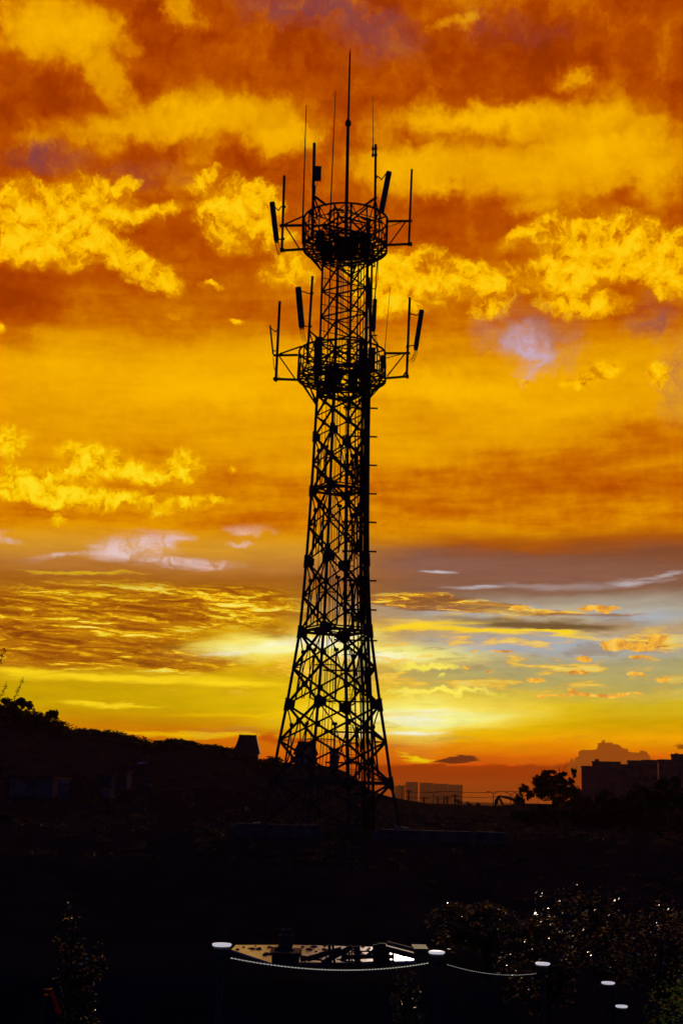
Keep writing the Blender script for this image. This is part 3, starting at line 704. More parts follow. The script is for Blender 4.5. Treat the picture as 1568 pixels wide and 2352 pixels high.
panel((624.7,463.7),(635,552.4), 12.4, D0, 'panel antenna hanging off the upper left side arm, leaning outward', [[(630,474),(639.7,483),(645,474),(652.5,474)],[(637,546),(642,549),(650,548)]])
panel((893.3,393.6),(875.5,485.6), 13.2, d2, 'panel antenna at the upper right, leaning outward', [[(886,398),(876,412),(870,406),(863,405)],[(880,478),(870,484),(862,486)]], -1)
panel((684.6,659.3),(692.8,751.3), 14.3, d3, 'panel antenna at the left of the lower platform, loose cables below', [[(692,669),(700,670),(708,674),(716,673)],[(694,747),(702,749),(712,749)]])
panel((861,686.8),(857.6,756), 9.6, d4, 'narrow edge-on panel antenna at the right of the lower shaft', [[(858,703),(852,703),(848,700)],[(856,752),(850,753),(846,752)]])
panel((968.3,711.5),(954.5,799.3), 11.4, D0, 'panel antenna hanging off the lower right side arm, leaning outward', [[(963,719),(957,724),(950,722),(940,720.5)],[(953,794),(944,793),(936,796)]], -1)
a, b = at(722.5,414.5,d1-.15), at(738,381.5,d1-.15); m = MB(); c = (a+b)/2; m.box(c, (b.x-a.x,.12,b.z-a.z)); m.box(c+Vector((0,-.075,0)), ((b.x-a.x)*.9,.03,(b.z-a.z)*.92)); o = m.build('flat_antenna', M['panel'], tower)
o['label'] = 'small square flat antenna on the front left pole'
m = MB(); m.bar(at(719.5,398,d1), at(724,398,d1-.1), .12); m.path([at(729,414,d1), at(728,425,d1), at(722,432,d1)], .015, 5); m.build('mounting_bracket', M['steel'], o)
a, b = at(717.5,444,d1-.12), at(725,427,d1-.12); m = MB(); m.box((a+b)/2, (b.x-a.x,.2,b.z-a.z)); m.tube((a+b)/2, (a+b)/2+Vector((0,0,.4)), .05); m.build('radio_unit', M['panel'], tower)
# clamp with the short whip on the right pole
m = MB()
for Y in (341, 355.5): m.bar(at(854,Y,d2), at(866,Y,d2), .1); m.box(at(855.5,Y,d2), (.14,.14,.18)); m.box(at(863,Y,d2), (.16,.18,.18))
m.tube(at(856.2,360,d2), at(856.6,333,d2), .05); m.tube(at(856.6,333,d2), at(855.7,216.5,d2), .03, .014); o = m.build('whip_antenna', M['steel'], tower); o['label'] = 'whip antenna clamped to the front right pole of the upper platform'
# struts from the front poles down to the rail
strut('pole_brace', [((719.7,448.6),(750,471),.13),((719.5,446),(738,500),.1),((718,452),(729,505),.09),((722,450),(712,500),.07)], d1, tower)
strut('pole_brace', [((865,452),(837.8,470.5),.13),((862,455),(850,498),.07),((861.5,460),(874,500),.07),((862,480),(862,540),.13),((870,485),(862,505),.1)], d2, tower)
strut('pole_brace', [((711,760),(738,784),.1),((711,764),(724,805),.08),((709,766),(704,800),.08)], d3, tower)
strut('pole_brace', [((851,770),(870,795),.09),((852,768),(840,800),.07),((846,770),(866,770),.07)], d4, tower)
m = MB(); m.path([at(872,514,d2), at(868,575,d2), at(866,603,d2), at(863,640,d2+.5), at(861,686,d4)], .04, 6); m.path([at(870,520,d2), at(867,640,d2), at(857,700,d4)], .02, 5); m.build('hanging_cables', M['cable'], tower)
strut('side_brace', [((841,602),(860,612.5),.08),((859,575),(860,612.5),.09),((848,660),(863,664),.05)], d2+1, tower)
m = MB(); m.path([at(628,822,D0), at(631,848,D0), at(640,866,D0), at(665,874,D0), at(684,869,D0)], .014, 4); m.path([at(627,820,D0), at(628,842,D0), at(634,858,D0)], .014, 4)
m.path([at(955,802,D0), at(951,815,D0), at(945,822,D0), at(938,830,D0)], .016, 4); m.path([at(878,815,D0), at(888,836,D0), at(884,858,D0)], .014, 4); m.build('hanging_cables', M['cable'], tower)

# ------------------------------------------------------------------ vegetation
def leaves(m_, cs, radii, n, size, rng, droop=0.0, flat=0.0):
    """n small leaf blades spread in the volume of several clumps"""
    k = rng.integers(0, len(cs), n); c = np.array([tuple(v) for v in cs])[k]; rr_ = np.array(radii)[k]
    d = rng.normal(size=(n,3)); d /= np.linalg.norm(d, axis=1)[:,None]; r = rng.random(n)**.45
    p = c+d*rr_*r[:,None]
    u = rng.normal(size=(n,3)); u[:,2] = u[:,2]*.45-droop; u /= np.linalg.norm(u, axis=1)[:,None]
    t = rng.normal(size=(n,3)); t[:,2] += .8; v = np.cross(u, t); v /= np.linalg.norm(v, axis=1)[:,None]
    s = size*(.6+.8*rng.random(n))[:,None]
    a = p-u*s*.5; b = p+v*s*.28; c2 = p+u*s*.6; e = p-v*s*.28
    o = len(m_.v); V = np.stack([a,b,c2,e], 1).reshape(-1,3); m_.v += [tuple(x) for x in V.tolist()]
    m_.f += [(o+4*i, o+4*i+1, o+4*i+2, o+4*i+3) for i in range(n)]
def tree(name, cat, label, base, clumps, n, size, leaf='leaf', group=None, trunk=.14, seed=1, twigs=0, bark='bark'):
    """clumps: (dx, dy, dz, rx, ry, rz) about the foot of the trunk"""
    rng = np.random.default_rng(seed); rd = random.Random(seed)
    base = Vector(base); root = thing(name, base, label, cat, group)
    cs = [base+Vector(c[:3]) for c in clumps]; rs = [c[3:] for c in clumps]
    cs2, rs2 = [], []
    for c, r in zip(cs, rs):                                     # each clump breaks into ragged smaller ones
        for _ in range(7):
            d = Vector([rd.uniform(-1,1) for _ in range(3)]); cs2.append(c+Vector((d.x*r[0], d.y*r[1], d.z*r[2]))*.72); k = rd.uniform(.28,.6); rs2.append([v*k for v in r])
    cr = MB(); leaves(cr, cs2, rs2, n, size, rng); co = cr.build('crown', M[leaf], root)
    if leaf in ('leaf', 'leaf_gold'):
        co.data.materials.append(M['leaf_glint']); ix = np.zeros(len(co.data.polygons), dtype=np.int32); ix[rng.random(len(ix)) < .022] = 1; co.data.polygons.foreach_set('material_index', ix)  # a few random leaves get the painted glint colour
    tk = MB(); top = sum(cs, Vector())/len(cs)
    fork = base.lerp(Vector((top.x*.4+base.x*.6, top.y*.4+base.y*.6, top.z)), .55)
    tk.path([base-Vector((0,0,.3)), base.lerp(fork, .5)+Vector((rd.uniform(-.1,.1),0,0)), fork], [trunk, trunk*.8, trunk*.65], 7)
    for c, r in zip(cs, rs):
        tk.path([fork, fork.lerp(c, .5)+Vector((rd.uniform(-.15,.15),rd.uniform(-.15,.15),.1)), c], [trunk*.5, trunk*.3, trunk*.12], 5)
        for _ in range(4):
            e = c+Vector((rd.uniform(-1,1)*r[0], rd.uniform(-1,1)*r[1], rd.uniform(-.3,1.)*r[2])); tk.tube(fork.lerp(c, .75), e, trunk*.14, trunk*.04, 4)
    for _ in range(twigs):
        c = cs[rd.randrange(len(cs))]; r = rs[0]; e = c+Vector((rd.uniform(-1,1)*r[0]*1.2, rd.uniform(-.5,.5), r[2]*rd.uniform(1.,1.6))); tk.path([c, c.lerp(e,.6)+Vector((.05,0,0)), e], [trunk*.18, trunk*.1, trunk*.04], 4)
    tk.build('trunk', M[bark], root)
    return root
def px_tree(name, cat, label, D, foot, blobs_, n, size, leaf='leaf', **kw):
    """foot and blobs (X, Y, rx, ry) given where they stand in the view at distance D"""
    b = at(*foot, D); s = pxm(b); cl = []
    for (X, Y, rx, ry) in blobs_:
        c = at(X, Y, D)-b; cl.append((c.x, random.uniform(-.4,.4)*rx*s, c.z, rx*s, rx*s*.9, ry*s))
    return tree(name, cat, label, b, cl, n, size, leaf, **kw)
# left ridge
px_tree('shrub', 'shrub', 'leafy shrub with upright shoots at the top of the left slope', 190, (25,1650), [(22,1622,26,17),(42,1612,14,12),(58,1622,14,12),(0,1630,20,14),(30,1640,50,14)], 5200, .3, 'leaf_far', trunk=.12, seed=3, twigs=10)
px_tree('bush', 'bush', 'broad dark bush mass at the far left, lowest on the slope shoulder', 182, (20,1700), [(0,1655,40,22),(45,1660,36,18),(85,1672,30,16)], 5000, .34, 'leaf_far', trunk=.1, seed=14)
px_tree('bush', 'bush', 'dark bush filling the dip right of the windswept bush', 205, (160,1702), [(150,1688,22,10),(185,1692,22,8),(128,1680,18,10)], 2600, .3, 'leaf_far', trunk=.1, seed=15)
px_tree('shrub', 'shrub', 'rounded bush with feathery tips beside the stair frame on the left slope', 190, (112,1668), [(100,1655,20,18),(118,1648,15,16),(108,1668,30,18),(88,1662,14,12)], 5000, .28, 'leaf_far', trunk=.1, seed=4, twigs=6)
px_tree('shrub', 'shrub', 'windswept bush leaning right, below the feathery bush on the left slope', 195, (140,1685), [(132,1665,18,8),(146,1672,16,9),(150,1682,18,10)], 2600, .22, 'leaf_far', trunk=.08, seed=5, twigs=8)
for k, (X, Y, rx, ry, lb_) in enumerate([(188,1682,18,7,'low bush left of the middle of the ridge'),(222,1683,16,7,'low bush right of its twin on the ridge'),(425,1708,20,6,'low bush on the ridge crown left of the steep-roofed hut'),(470,1720,14,5,'tiny bush on the ridge next to the hut with the steep roof')]):
    px_tree('shrub', 'shrub', lb_, 225, (X, Y+9), [(X,Y,rx,ry),(X-rx*.6,Y+2,rx*.5,ry*.8)], 700, .24, 'leaf_far', trunk=.05, seed=20+k, twigs=4)
def reed(name, label, D, pts, n=9):
    root = thing(name, at(*pts[0], D), label, 'grass'); m = MB(); P_ = [at(*q_, D) for q_ in pts]
    m.path(P_, [.045, .03, .012][:len(P_)] if len(P_) == 3 else .03, 4); m.build('stem', M['bark'], root)
    m = MB(); PP = [P_[0].lerp(P_[1], t) for t in (.3,.6,.8)]+[P_[1].lerp(P_[2], t) for t in np.linspace(0,1,7)]; m.path([P_[0].lerp(P_[1], .2), P_[1], P_[2]], .03, 4); leaves(m, PP, [(.3,.3,.4)]*len(PP), 90, .22, np.random.default_rng(n)); m.build('plume', M['grass'], root)
reed('tall_reed', 'tall dry reed bending right above the shrub at the upper left slope', 185, [(27,1630),(38,1592),(52,1562)], 2)
reed('tall_reed', 'dry reed at the left edge of the picture beside the slope shrub', 185, [(-14,1640),(2,1600),(15,1572)], 3)
reed('tall_reed', 'tallest reed, cut by the left edge of the picture', 170, [(-10,1560),(2,1515),(9,1494)], 4)
# right side
px_tree('tree', 'tree', 'bushy dark tree left of the near apartment block', 165, (1270,1850), [(1270,1795,28,24),(1245,1800,20,22),(1296,1806,22,22),(1262,1780,18,10),(1285,1785,16,10),(1270,1830,42,22),(1232,1822,22,14),(1312,1826,24,14)], 13000, .3, 'leaf_far', trunk=.22, seed=8, twigs=12)
px_tree('tree', 'tree', 'thin tree with an upright forked limb right beside the bushy one', 160, (1308,1850), [(1319,1775,7,12),(1312,1795,7,10),(1322,1815,14,12),(1308,1824,16,14)], 1300, .24, 'leaf_far', trunk=.12, seed=9, twigs=10)
px_tree('tree', 'tree', 'sparse small tree left of the bushy tree', 160, (1198,1850), [(1194,1818,9,14),(1206,1812,9,12),(1216,1826,12,12),(1190,1834,8,10)], 1200, .22, 'leaf_far', trunk=.08, seed=10, twigs=12)
dark = [(1360,1850,60,34,130,'wide dark bush mass below the left end of the near block'),(1450,1835,66,40,125,'wide dark bush mass under the middle of the near block'),(1540,1822,60,46,120,'wide dark bush mass under the corner block at the right edge'),(1250,1872,70,28,128,'low dark thicket in front of the bushy tree')]
for k, (X, Y, rx, ry, D, lb_) in enumerate(dark):
    px_tree('bush', 'bush', lb_, D, (X, Y+60), [(X,Y,rx*.6,ry),(X-rx*.6,Y+12,rx*.5,ry*.7),(X+rx*.6,Y+8,rx*.5,ry*.8),(X,Y+40,rx,ry)], 9000, .34, 'leaf_far', trunk=.15, seed=40+k, twigs=6, group='dark bushes below the apartment blocks')
S_ = .62
# foreground trees with glinting leaves
def fg(X, D, zt, rad_, label, n, size, leaf, seed, zb=None, name='broadleaf_tree', cat='tree'):
    if D > 30: D *= S_; zt *= S_; rad_ *= S_; size *= .68
    b = at(X, 2300, D); zb = zb if zb is not None else H(b.x, D); zb = min(zb, H(b.x, D)); b = Vector((b.x, D, zb)); rd = random.Random(seed); cl = []
    hgt = zt-zb
    for _ in range(9):
        a = rd.uniform(0, 6.28); q_ = rd.uniform(.1,.75)*rad_; z = hgt*rd.uniform(.45,.82)
        cl.append((math.cos(a)*q_, math.sin(a)*q_, z, rad_*rd.uniform(.35,.5), rad_*rd.uniform(.35,.5), hgt*rd.uniform(.14,.2)))
    return tree(name, cat, label, b, cl, n, size, leaf, trunk=.16, seed=seed)
fg(1120, 60, at(1120,2050,60).z, 3.2, 'broadleaf tree with yellowing leaves behind the third lamp', 6000, .16, 'leaf_gold', 61)
fg(1250, 64, at(1250,2045,64).z, 3.4, 'dark broadleaf tree over the lamp in the middle of the descending row', 5000, .15, 'leaf', 62)
fg(1400, 71, at(1400,2040,71).z, 4, 'tallest dark broadleaf tree on the lower right', 6000, .16, 'leaf', 63)
fg(1530, 66, at(1530,2050,66).z, 3.2, 'dark broadleaf tree at the lower right edge, above the green bush', 5000, .15, 'leaf', 64)
fg(170, 46, at(170,2035,46).z, 1.3, 'narrow dark tree with a few glinting leaves at the lower left', 2600, .14, 'leaf', 65)
fg(950, 47, at(950,2200,47).z, .8, 'small yellow-leaved bush at the foot of the second lamp post', 1500, .1, 'leaf_gold', 66, name='bush', cat='bush')
fg(1545, 27, at(1545,2215,27).z, 1.5, 'bright green bush in the lower right corner', 16000, .06, 'leaf_green', 67, zb=-8.2, name='bush', cat='bush')
fg(1470, 26, at(1470,2285,26).z, 1.0, 'lower green bush in front of the bright corner bush', 9000, .055, 'leaf_green', 68, zb=-8.2, name='bush', cat='bush')

# ------------------------------------------------------------------ buildings
def hut(D, X0, X1, Yr, Ye, Yb, label, ridge=(0,0)):
    a, b = at(X0, Yb, D), at(X1, Yb, D); t = at((X0+X1)/2, Yr, D); e = at((X0+X1)/2, Ye, D); s = pxm(a)
    W = b.x-a.x; zb = a.z-1.2; cx = (a.x+b.x)/2; dp = W*.9; root = thing('steep_roofed_hut', Vector((cx, D, zb)), label, 'hut', 'steep-roofed huts on the ridge')
    m = MB(); m.box((cx, D, (zb+e.z)/2), (W*.9, dp, e.z-zb)); wl = m.build('wall', M['plaster'], root)
    m = MB(); r0, r1 = cx+ridge[0]*s-W*.34, cx+ridge[0]*s+W*.34; o_ = W*.03
    vs = [(a.x-o_, D-dp*.55, e.z-.05),(b.x+o_, D-dp*.55, e.z-.05),(b.x+o_, D+dp*.55, e.z-.05),(a.x-o_, D+dp*.55, e.z-.05),(r0, D-dp*.12, t.z),(r1, D-dp*.12, t.z),(r1, D+dp*.12, t.z),(r0, D+dp*.12, t.z)]
    m.add(vs, [(3,2,1,0),(4,5,6,7),(0,1,5,4),(1,2,6,5),(2,3,7,6),(3,0,4,7)]); rf = m.build('roof', M['roof'], root)
    m = MB(); m.bar((r0-.08, D, t.z+.08), (r1+.08, D, t.z+.08), .2, .18); 
    for x in (r0, r1): m.tube((x, D, t.z), (x, D, t.z+.4), .05, .02)
    m.build('ridge_cap', M['roof'], rf)
    m = MB(); m.box((cx-W*.1, D-dp*.45-.02, e.z-(e.z-zb)*.42), (W*.16,.06,(e.z-zb)*.28)); wn = m.build('window', M['glass'], root)
    m = MB(); m.box((cx+W*.22, D-dp*.45-.03, zb+1.2), (.9,.06,2.2)); m.build('door', M['timber'], root)
hut(215, 538, 595, 1691, 1730, 1757, 'steep-roofed hut standing free, left of the tower')
hut(215, 674, 729, 1706, 1733, 1757, 'steep-roofed hut seen through the tower legs')
def simple_building(name, D, X0, X1, Yt, Yb, label, dp=8):
    a, b = at(X0, Yb, D), at(X1, Yt, D); cx = (a.x+b.x)/2; root = thing(name, Vector((cx, D, a.z-1)), label, 'building')
    m = MB(); m.box((cx, D+dp/2, (a.z-1+b.z)/2), (b.x-a.x, dp, b.z-a.z+1)); m.build('wall', M['plaster'], root)
    m = MB(); m.box((cx, D+dp/2, b.z+.08), (b.x-a.x+.4, dp+.4, .16)); m.build('roof', M['roof'], root)
    n = max(1, int((b.x-a.x)/2.6))
    for k in range(n):
        x = a.x+(b.x-a.x)*(k+.5)/n; m = MB(); m.box((x, D-.03, b.z-(b.z-a.z)*.5), (.9,.08,1.0)); w_ = m.build('window', M['glass'], root)
        m = MB(); m.box((x, D-.05, b.z-(b.z-a.z)*.5-.56), (1.1,.14,.08)); m.build('sill', M['concrete'], w_)
simple_building('low_house', 215, 756, 778, 1722, 1768, 'plain flat-roofed block right behind the tower bracing', 5)
simple_building('low_house', 128, 22, 122, 1789, 1812, 'long low house half hidden at the foot of the left slope')
simple_building('shed', 126, 235, 254, 1783, 1806, 'small shed standing beside the slope, left of the utility pole', 3)
simple_building('shed', 130, 268, 292, 1775, 1786, 'small flat-roofed shed higher on the slope', 3)
# domed kiosk
c = at(145, 1818, 125); s = pxm(c); root = thing('domed_kiosk', c-Vector((0,0,.6)), 'small kiosk with a rounded roof right of the long low house', 'kiosk')
m = MB(); m.lathe(c-Vector((0,0,.6)), [(12*s,0),(12*s,.6+14*s)], 16); m.build('wall', M['plaster'], root)
m = MB(); m.lathe(c+Vector((0,0,14*s)), [(13*s,0),(12*s,5*s),(9*s,9*s),(5*s,12*s),(.5*s,13*s)], 16); m.build('dome', M['plaster'], root, smooth=True)

def block(D, label, outline, Yb, dp, floors=11, group=None, chim=(), name='apartment_block', labelcat='building'):
    """outline: (X0, X1, Ytop) roof steps seen on the skyline"""
    X0, X1 = outline[0][0], outline[-1][1]; a = at(X0, Yb, D); b = at(X1, Yb, D); root = thing(name, Vector(((a.x+b.x)/2, D, a.z-2)), label, labelcat, group)
    for (x0, x1, yt) in outline:
        p0, p1 = at(x0, Yb, D), at(x1, yt, D); zt = p1.z; zb = a.z-2; m = MB(); cx = (p0.x+p1.x)/2; wd = p1.x-p0.x
        m.box((cx, D+dp/2, (zb+zt)/2), (wd-.02, dp, zt-zb)); wl = m.build('wall', M['block'], root)
        m = MB(); m.box((cx, D+dp/2, zt+.0), (wd+.3, dp+.4, .5)); m.build('parapet', M['block'], root)
        nf = max(3, int((zt-zb)/3.1)); 
        for f in range(1, nf):
            m = MB(); z = zb+(zt-zb)*(f+.35)/nf; nw = max(2, int(wd/3.4)); 
            for k in range(nw): m.box((p0.x+wd*(k+.5)/nw, D-.04, z), (1.5,.1,1.35))
            m.box((cx, D-.015, z), (wd*.9, .04, .12)); w_ = m.build('window_row', M['glass'], wl)
            m = MB(); m.box((cx, D-.06, z-.85), (wd*.97,.22,.14)); m.build('floor_band', M['block'], wl)
    root.rotation_euler.z = -math.atan2((a.x+b.x)/2, D)
    for (x0, x1, yt, yb) in chim:
        p0, p1 = at(x0, yb, D), at(x1, yt, D); m = MB(); m.box(((p0.x+p1.x)/2, D+dp*.4, (p0.z+p1.z)/2-.4), (p1.x-p0.x, 3, p1.z-p0.z+.8)); m.build('roof_tower', M['block'], root)
block(430, 'long near apartment block with stepped roofline behind the dark bushes', [(1336.6,1361.5,1761.5),(1361.5,1424,1752),(1424,1442,1758),(1442,1474,1749.5),(1474,1508,1748.5)], 1850, 14, chim=[(1366.5,1375,1743,1752)])
block(400, 'near apartment block cut off by the right edge, with a tall stair tower', [(1514,1543.6,1747),(1543.6,1600,1735.6)], 1850, 14, chim=[(1550,1556,1729,1736)])
GF = 'distant apartment blocks on the right horizon'
block(4200, 'faint low block furthest left on the horizon, nearest the tower leg', [(906,930,1806)], 1860, 70, group=GF)
block(4200, 'faint distant slab standing alone, just left of the widest horizon block', [(930.6,960,1797)], 1860, 70, group=GF)
block(4200, 'widest faint distant block on the horizon with a stepped roof', [(963,993,1799),(993,1028,1801.3),(1028,1062,1803.5)], 1860, 70, group=GF)

# ------------------------------------------------------------------ small things on the far embankment
def lamp2(X, Yt, Yb, D, label, wpx=13):
    b, t = at(X, Yb, D), at(X+.6, Yt, D); s = pxm(b); root = thing('street_lamp', b, label, 'street lamp', 'double-armed street lamps on the horizon')
    m = MB(); m.tube(b-Vector((0,0,1)), t, .12, .08, 6); m.build('pole', M['post'], root)
    for sg in (-1, 1):
        m = MB(); e = t+Vector((sg*wpx*s*.75, 0, 2.5*s)); m.path([t-Vector((0,0,.2)), t+Vector((sg*wpx*s*.4,0,.5*s)), e], .06, 5); ar = m.build('arm', M['post'], root)
        m = MB(); m.box(e+Vector((sg*2*s,0,.3*s)), (5*s,.4,1.8*s)); m.build('lamp_head', M['post'], ar)
lamp2(1132, 1822, 1851, 330, 'double-armed street lamp left of the excavator')
lamp2(1172, 1824, 1851, 335, 'double-armed street lamp behind the excavator arm', 11)
lamp2(994, 1823, 1850, 330, 'double-armed street lamp in front of the widest faint block', 10)
lamp2(922, 1808, 1840, 300, 'double-armed street lamp nearest the tower leg', 5)
for k, (X, Yt, lb_) in enumerate([(938,1815,'leftmost horizon pole, in front of the lone slab'),(973,1831,'short pole left of the lamp before the widest block'),(1004.5,1832,'thin short pole right of the lamp before the widest block'),(1019.5,1831,'thicker pole in the middle of the widest block'),(1026.5,1830,'pole right beside the thicker middle pole'),(1044.5,1825,'taller pole near the right end of the widest block')]):
    b, t = at(X, 1850, 280), at(X+.4, Yt, 280); root = thing('utility_pole', b, lb_, 'pole', 'wooden poles on the horizon'); m = MB(); m.tube(b-Vector((0,0,1.5)), t, .2, .14, 6); m.build('pole', M['bark'], root)
    m = MB(); m.bar(t+Vector((-.7,0,-.3)), t+Vector((.7,0,-.3)), .14); m.build('crossarm', M['bark'], root)
m = MB()
for Yw in (1820, 1831): m.path([at(X, Yw+1.5*math.sin((X-1062)/22), 290) for X in range(930, 1200, 12)], .05, 4)
o = m.build('power_line', M['cable']); tag(o, 'pair of thin sagging power lines strung along the horizon', 'cable')
m = MB()
for k, X in enumerate((1048, 1076, 1103)):
    pass
for k, (X, Y, lb_) in enumerate([(1052,1842,'tiny bush at the right foot of the widest faint block'),(1074,1847,'tiny low bush on the embankment right of the faint blocks'),(1096,1848,'tiny flat bush on the embankment left of the street lamp')]):
    px_tree('shrub', 'shrub', lb_, 250, (X, Y+8), [(X,Y,6,5),(X+6,Y+3,5,3)], 350, .25, 'leaf_far', trunk=.05, seed=80+k, twigs=3)
# excavator
D = 215; c = at(1158, 1856, D); s = pxm(c); ex = thing('excavator', c, 'excavator with its arm folded down on the embankment', 'excavator')
def epx(X, Y, dy=0): return at(X, Y, D)+Vector((0,dy,0))
m = MB()
for dy in (-1, 1): m.box(epx(1190,1853,dy*1.1), (24*s, .6, 7*s))
m.build('track', M['post'], ex)
m = MB(); m.box(epx(1192,1844), (22*s, 2.4, 10*s)); m.box(epx(1199,1838), (9*s, 2.3, 6*s)); m.build('body', M['machine'], ex)
m = MB(); m.box(epx(1184,1838,-.5), (7*s, 1.2, 12*s)); cb_ = m.build('cab', M['machine'], ex); m = MB(); m.box(epx(1184,1836,-1.12), (5.4*s,.05,7*s)); m.build('window', M['glass'], cb_)
m = MB(); m.path([epx(1186,1843), epx(1176,1836), epx(1160,1832), epx(1144,1829)], [3.6*s,3.8*s,3*s,2*s], 6); m.build('boom', M['machine'], ex)
m = MB(); m.path([epx(1143,1828), epx(1149,1838), epx(1156,1851)], [1.8*s,3*s,2.2*s], 6); ar = m.build('dipper_arm', M['machine'], ex)
m = MB(); m.path([epx(1144,1830), epx(1140,1840), epx(1137,1852)], [2*s,4.5*s,3*s], 6); m.build('bucket', M['machine'], ar)

# utility pole with a box on the left slope
D = 118; b, t = at(333,1886,D), at(337,1754,D); root = thing('utility_pole', b, 'tall pole with a box and a small lamp on the left slope', 'pole')
m = MB(); m.tube(b-Vector((0,0,.6)), t, .1, .07); m.build('pole', M['concrete'], root)
m = MB(); m.box(at(337,1803,D)-Vector((0,.15,0)), (.75,.3,.28)); m.build('box', M['plaster'], root)
m = MB(); m.bar(t, t+Vector((-.5,0,.05)), .05); m.box(t+Vector((-.55,0,.03)), (.4,.16,.1)); m.build('lamp_head', M['enamel'], root)
# stair frame on the left slope
D = 188; root = thing('stair_frame', at(70,1645,D), 'small metal stair frame between the two shrubs on the left slope', 'stairs')
m = MB()
for a, b_ in (((59,1630),(78,1629)),((59,1636),(76,1635)),((78,1627),(84,1643)),((76,1630),(77,1644)),((60,1630),(60,1645)),((67,1630),(67,1645))): m.bar(at(*a, D), at(*b_, D), .14)
m.build('frame', M['steel'], root)
m = MB()
for k in range(4): m.bar(at(77,1632+k*3,D), at(80+k*1.3,1632+k*3,D), .6, .08)
m.build('step', M['timber'], root)
# low concrete wall below the tower
def wall_piece(name, label, D, X0, X1, Yt, Yb):
    a, b = at(X0, Yb, D), at(X1, Yt, D); root = thing(name, Vector(((a.x+b.x)/2, D, a.z)), label, 'wall')
    n = max(1, int((b.x-a.x)/2.4)); 
    m = MB(); m.box(((a.x+b.x)/2, D, (a.z+b.z)/2-.2), (b.x-a.x, .2, b.z-a.z+.4)); m.build('panel', M['concrete'], root)
    m = MB(); m.box(((a.x+b.x)/2, D, b.z+.04), (b.x-a.x+.1, .32, .08)); m.build('coping', M['concrete'], root)
    for k in range(n+1): m = MB(); m.box((a.x+(b.x-a.x)*k/n, D-.13, (a.z+b.z)/2-.2), (.22,.12,b.z-a.z+.38)); m.build('pier', M['concrete'], root)
wall_piece('boundary_wall', 'long low grey wall at the foot of the tower, left part', 80, 540, 735, 1900, 1944)
wall_piece('boundary_wall', 'low grey wall right of the tower foot', 80, 862, 1080, 1914, 1950)
wall_piece('boundary_wall', 'short low grey wall furthest right, beyond the tower foot', 80, 1095, 1158, 1916, 1958)

# ------------------------------------------------------------------ the pale paved yard, its clutter and the lamps in front
ZY = -6.5*S_
TY = math.tan(R(0.0)); Y0 = 33.0                      # the yard falls gently towards its front edge
def aty(X, Y):
    d = ray(X, Y); t = (ZY-TY*Y0)/(d.z-TY*d.y); return d*t
poly = [aty(*q_) for q_ in ((531,2182),(541,2171.5),(700,2171),(872,2171.5),(951,2192),(952,2207),(800,2211),(625,2213.5))]
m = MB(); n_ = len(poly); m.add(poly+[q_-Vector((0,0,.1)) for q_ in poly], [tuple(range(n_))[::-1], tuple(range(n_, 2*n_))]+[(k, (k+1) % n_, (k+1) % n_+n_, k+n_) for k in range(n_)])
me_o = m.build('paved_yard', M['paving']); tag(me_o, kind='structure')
me_o.data.flip_normals() if me_o.data.polygons[0].normal.z < 0 else None
# dark leaves and rubble strewn on it
m = MB(); rd = random.Random(5)
for k in range(70):
    X = rd.choice([rd.uniform(545,640), rd.uniform(680,790), rd.uniform(800,870)]); Y = rd.uniform(2174,2200 if X > 600 else 2184); c = aty(X, Y); r = rd.uniform(.02,.1)
    pr = [(r*rd.uniform(.7,1.2), 0), (r*.9, r*.35), (r*.35, r*.6)]; m.lathe(c, pr, 6)
o = m.build('rubble', M['post']); tag(o, kind='stuff')
def low_block(name, X0, X1, Yt, Yb, D, label, cat, matn='post', dp=1.0, cap=True):
    a, b = at(X0, Yb, D), at(X1, Yt, D); cx = (a.x+b.x)/2; root = thing(name, Vector((cx, D, a.z)), label, cat)
    m = MB(); m.box((cx, D, (a.z+b.z)/2), (b.x-a.x, dp, b.z-a.z)); m.build('body', M[matn], root)
    if cap: m = MB(); m.box((cx, D, b.z+.03), (b.x-a.x+.1, dp+.1, .06)); m.build('lid', M[matn], root)
    return root
pt = low_block('stone_pedestal', 625, 687, 2191, 2219, 51.6*S_, 'dark square pedestal at the front edge of the pale yard', 'pedestal')
c = at(656, 2191, 51.6*S_); s = pxm(c); root = thing('stone_urn_column', c, 'dark knobbed column standing on the square pedestal', 'column')
m = MB(); m.lathe(c+Vector((0,0,.06)), [(19*s,0),(19*s,3*s),(14*s,5*s),(16*s,12*s),(15*s,30*s),(18*s,33*s),(12*s,38*s),(13*s,46*s),(6*s,50*s)], 14); m.build('shaft', M['post'], root)
m = MB(); m.lathe(c+Vector((0,0,.06+50*s)), [(3*s,0),(5*s,2*s),(5*s,5*s),(1*s,8*s)], 12); m.build('finial', M['post'], root)
m = MB(); m.box(c+Vector((-17*s,0,10*s)), (16*s,.3,6*s)); m.box(c+Vector((-13*s,0,15*s)), (10*s,.3,6*s)); m.build('side_scroll', M['post'], root)
